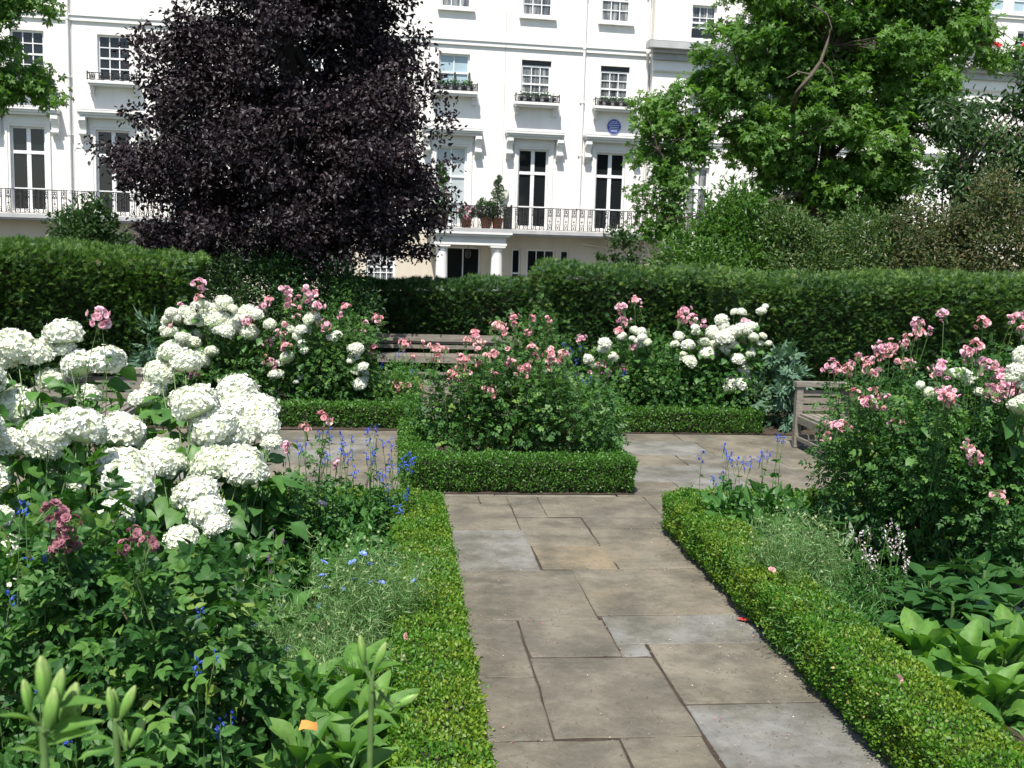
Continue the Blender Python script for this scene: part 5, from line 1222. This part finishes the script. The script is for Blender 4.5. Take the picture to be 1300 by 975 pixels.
# lilies in bud
def lily(label, px, y, buds, lvs, ztop, pxt=None):
    """buds: (px,py base, px,py tip, scale)"""
    c = at(px, 1000, y); root = empty('lily', (c[0], y, 0), label, 'lily', 'lilies in bud'); o = np.array([c[0], y, 0.])
    hub = at(*ztop, y)-o; sm = MB(); cp = curve((0, 0, 0), hub, 9, .008); sm.tube(cp, np.linspace(.009, .0055, 9), 10)
    for bx, by, tx, ty, s, dy in buds:
        b = at(bx, by, y+dy)-o; sm.tube([hub, hub*.4+b*.6+[0, 0, -.002], b], [.004, .003, .0035], 6)
    sm.build('stem', M['stem'], root)
    for bx, by, tx, ty, s, dy in buds:
        b = at(bx, by, y+dy)-o; t = at(tx, ty, y+dy)-o; d = Vector(t-b); ob = inst('bud', BUD, root, b, (0, 0, 0), d.length/.094*np.array([s, s, 1]) if False else (d.length/.094*s, d.length/.094*s, d.length/.094))
        ob.rotation_mode = 'QUATERNION'; ob.rotation_quaternion = d.to_track_quat('Z', 'Y')
    mb = MB()
    P = []; D = []; L = []
    for lx, ly, tx, ty in lvs:
        a = at(lx, ly, y)-o; b = at(tx, ty, y-.02)-o; P.append(a); D.append(b-a); L.append(np.linalg.norm(b-a))
    for k in range(22):
        z = hub[2]*(.25+.6*k/22); a = k*2.4; p = cp[min(8, int(z/hub[2]*8))].copy(); p[2] = z; P.append(p); D.append(np.array([math.cos(a), math.sin(a), .55])); L.append(.11)
    P = np.array(P); D = nrm(np.array(D)); L = np.array(L); N_ = nrm(np.array([0, -.15, 1.])+.2*rng.normal(size=D.shape))
    bigleaf(mb, P, N_, D, L, L*.30, GL_L); mb.build('leaves', M['broad'], root)
    return root
lily('lily with fat green buds nearest the camera at the bottom left corner', 58, 1.35,
     [(38, 905, 30, 862, 1.1, 0), (58, 895, 52, 832, 1.15, .01), (66, 905, 80, 848, 1.05, -.01), (62, 925, 70, 872, 1.2, -.02), (80, 925, 98, 866, 1.25, .02)],
     [(52, 920, -2, 893), (58, 905, 128, 872), (62, 930, 118, 905), (60, 945, 105, 920), (55, 960, 20, 940)], (55, 930))
lily('slim lily stem with two upright pairs of buds beside the cornermost lily', 146, 1.75,
     [(143, 912, 138, 872, 1.0, 0), (148, 912, 144, 874, .9, .01), (153, 912, 172, 870, 1.05, -.01), (160, 952, 160, 926, .7, 0), (166, 948, 184, 912, 1.0, 0)],
     [(148, 912, 186, 900), (146, 948, 98, 955), (144, 940, 108, 930), (150, 975, 200, 958)], (147, 915))
lily('lily stem with four buds standing over the broad leaves by the left box edging', 448, 1.9,
     [(462, 845, 457, 806, .95, 0), (468, 852, 457, 830, .8, .01), (475, 850, 490, 815, 1.05, 0), (500, 898, 530, 882, 1.2, 0), (478, 900, 488, 872, .8, .01)],
     [(470, 900, 510, 915), (466, 870, 452, 905), (468, 880, 500, 865)], (472, 865))
# fallen orange petal on the broad leaves, and the coral blossoms lying on the edging
for (px, py, y, s, c, lab) in ((391, 927, 3.05, .045, (.85, .30, .05), 'orange petal caught on the broad leaves at the near left'),):
    g = at(px, py, y); mb = MB(); V = [(-s, 0, 0), (-s*.4, -.01, .012), (s*.5, -.012, .008), (s, 0, -.004), (-s*.7, .01, s*1.05), (-s*.1, -.006, s*1.2), (s*.6, -.006, s*.95), (s*.95, .006, s*.8)]
    mb.add(V, [(0, 1, 5, 4), (1, 2, 6, 5), (2, 3, 7, 6)], None, 0, True); o = mb.build('fallen_petal', leafmat('orange_petal', [(0, (.9, .30, .06)), (1, (.92, .45, .12))], .5, .3, (1, 1, .8))); o.location = tuple(g); o.scale = (.62,)*3; tag(o, lab, 'petal')
for (px, py, y, lab) in ((980, 724, 5.0, 'coral pink spent blossom lying on the right box edging'), (1140, 863, 3.9, 'pale coral spent blossom on the right box edging beside the broad leaves'), (519, 808, 4.05, 'small coral blossom lying on the left box edging')):
    g = at(px, py, y); o = inst('fallen_blossom', cluster(random.randint(200, 300), M['salmon'], 2, .012, .016), None, g); tag(o, lab, 'blossom')
# low ground cover under the plants
mb = MB()
def cover(x0, x1, y0, y1, n, L):
    P = np.stack([rng.uniform(x0, x1, n), rng.uniform(y0, y1, n), .05+rng.random(n)**2*.11], 1)
    leaves(mb, P, nrm(np.array([0, 0, 1.])+.5*rng.normal(size=(n, 3))), rdir(n)*[1, 1, .3], L*rng.uniform(.6, 1.3, n), L*.55, FOLD)
cover(-5, .0, 2.2, 7.2, 7500, .05); cover(2.3, 6.5, 2.4, 7.2, 6500, .05); cover(-4.2, .0, 11.8, 15.2, 4000, .06); cover(2.5, 6.5, 11.8, 14.5, 3500, .06)
tag(mb.build('ground_cover', M['salvia']), 'low green leaves covering the soil under the flowering plants', 'ground cover', kind='stuff')

# ------------------------------------------------------------ light, camera, render
EL, AZ = R_(60), R_(18)
to_sun = Vector((-math.sin(AZ)*math.cos(EL), -math.cos(AZ)*math.cos(EL), math.sin(EL)))
s = bpy.data.lights.new('sun', 'SUN'); s.energy = 4.8; s.angle = R_(.5); s.color = (1, .955, .88)
so = bpy.data.objects.new('sun', s); COL.objects.link(so); so.rotation_euler = (-to_sun).to_track_quat('-Z', 'Y').to_euler()
w = bpy.data.worlds.new('World'); sc.world = w; w.use_nodes = True
nt = w.node_tree; bg = nt.nodes['Background']; sky = nt.nodes.new('ShaderNodeTexSky'); sky.sky_type = 'NISHITA'; sky.sun_disc = False
sky.sun_elevation = EL; sky.sun_rotation = math.atan2(to_sun.x, to_sun.y)
nt.links.new(sky.outputs[0], bg.inputs[0]); bg.inputs[1].default_value = .105
cam = bpy.data.cameras.new('camera'); co = bpy.data.objects.new('camera', cam); COL.objects.link(co); sc.camera = co
cam.sensor_width = 36; cam.lens = 36*FPX/1300; cam.clip_start = .05; cam.clip_end = 3000
mw = Matrix([[RT[0], UP[0], -FW[0], 0], [RT[1], UP[1], -FW[1], 0], [RT[2], UP[2], -FW[2], CAMH], [0, 0, 0, 1]]); co.matrix_world = mw
cam.dof.use_dof = True; cam.dof.focus_distance = 6.5; cam.dof.aperture_fstop = 9
vs = sc.view_settings; sc.display_settings.display_device = 'sRGB'; vs.view_transform = 'Standard'; vs.look = 'None'; vs.exposure = .66; vs.gamma = 1; vs.use_curve_mapping = False
cy = sc.cycles; cy.max_bounces = 5; cy.diffuse_bounces = 3; cy.glossy_bounces = 2; cy.transmission_bounces = 3; cy.transparent_max_bounces = 4; cy.caustics_reflective = False; cy.caustics_refractive = False
cy.use_denoising = True; cy.sample_clamp_indirect = 6
print('FACES', sum(len(o.data.polygons) for o in sc.objects if o.type == 'MESH'), 'OBJ', len(sc.objects))

for o in sc.objects:
    if o.get('label') and not 4 <= len(o['label'].split()) <= 16: print('LABEL', o.name, o['label'])
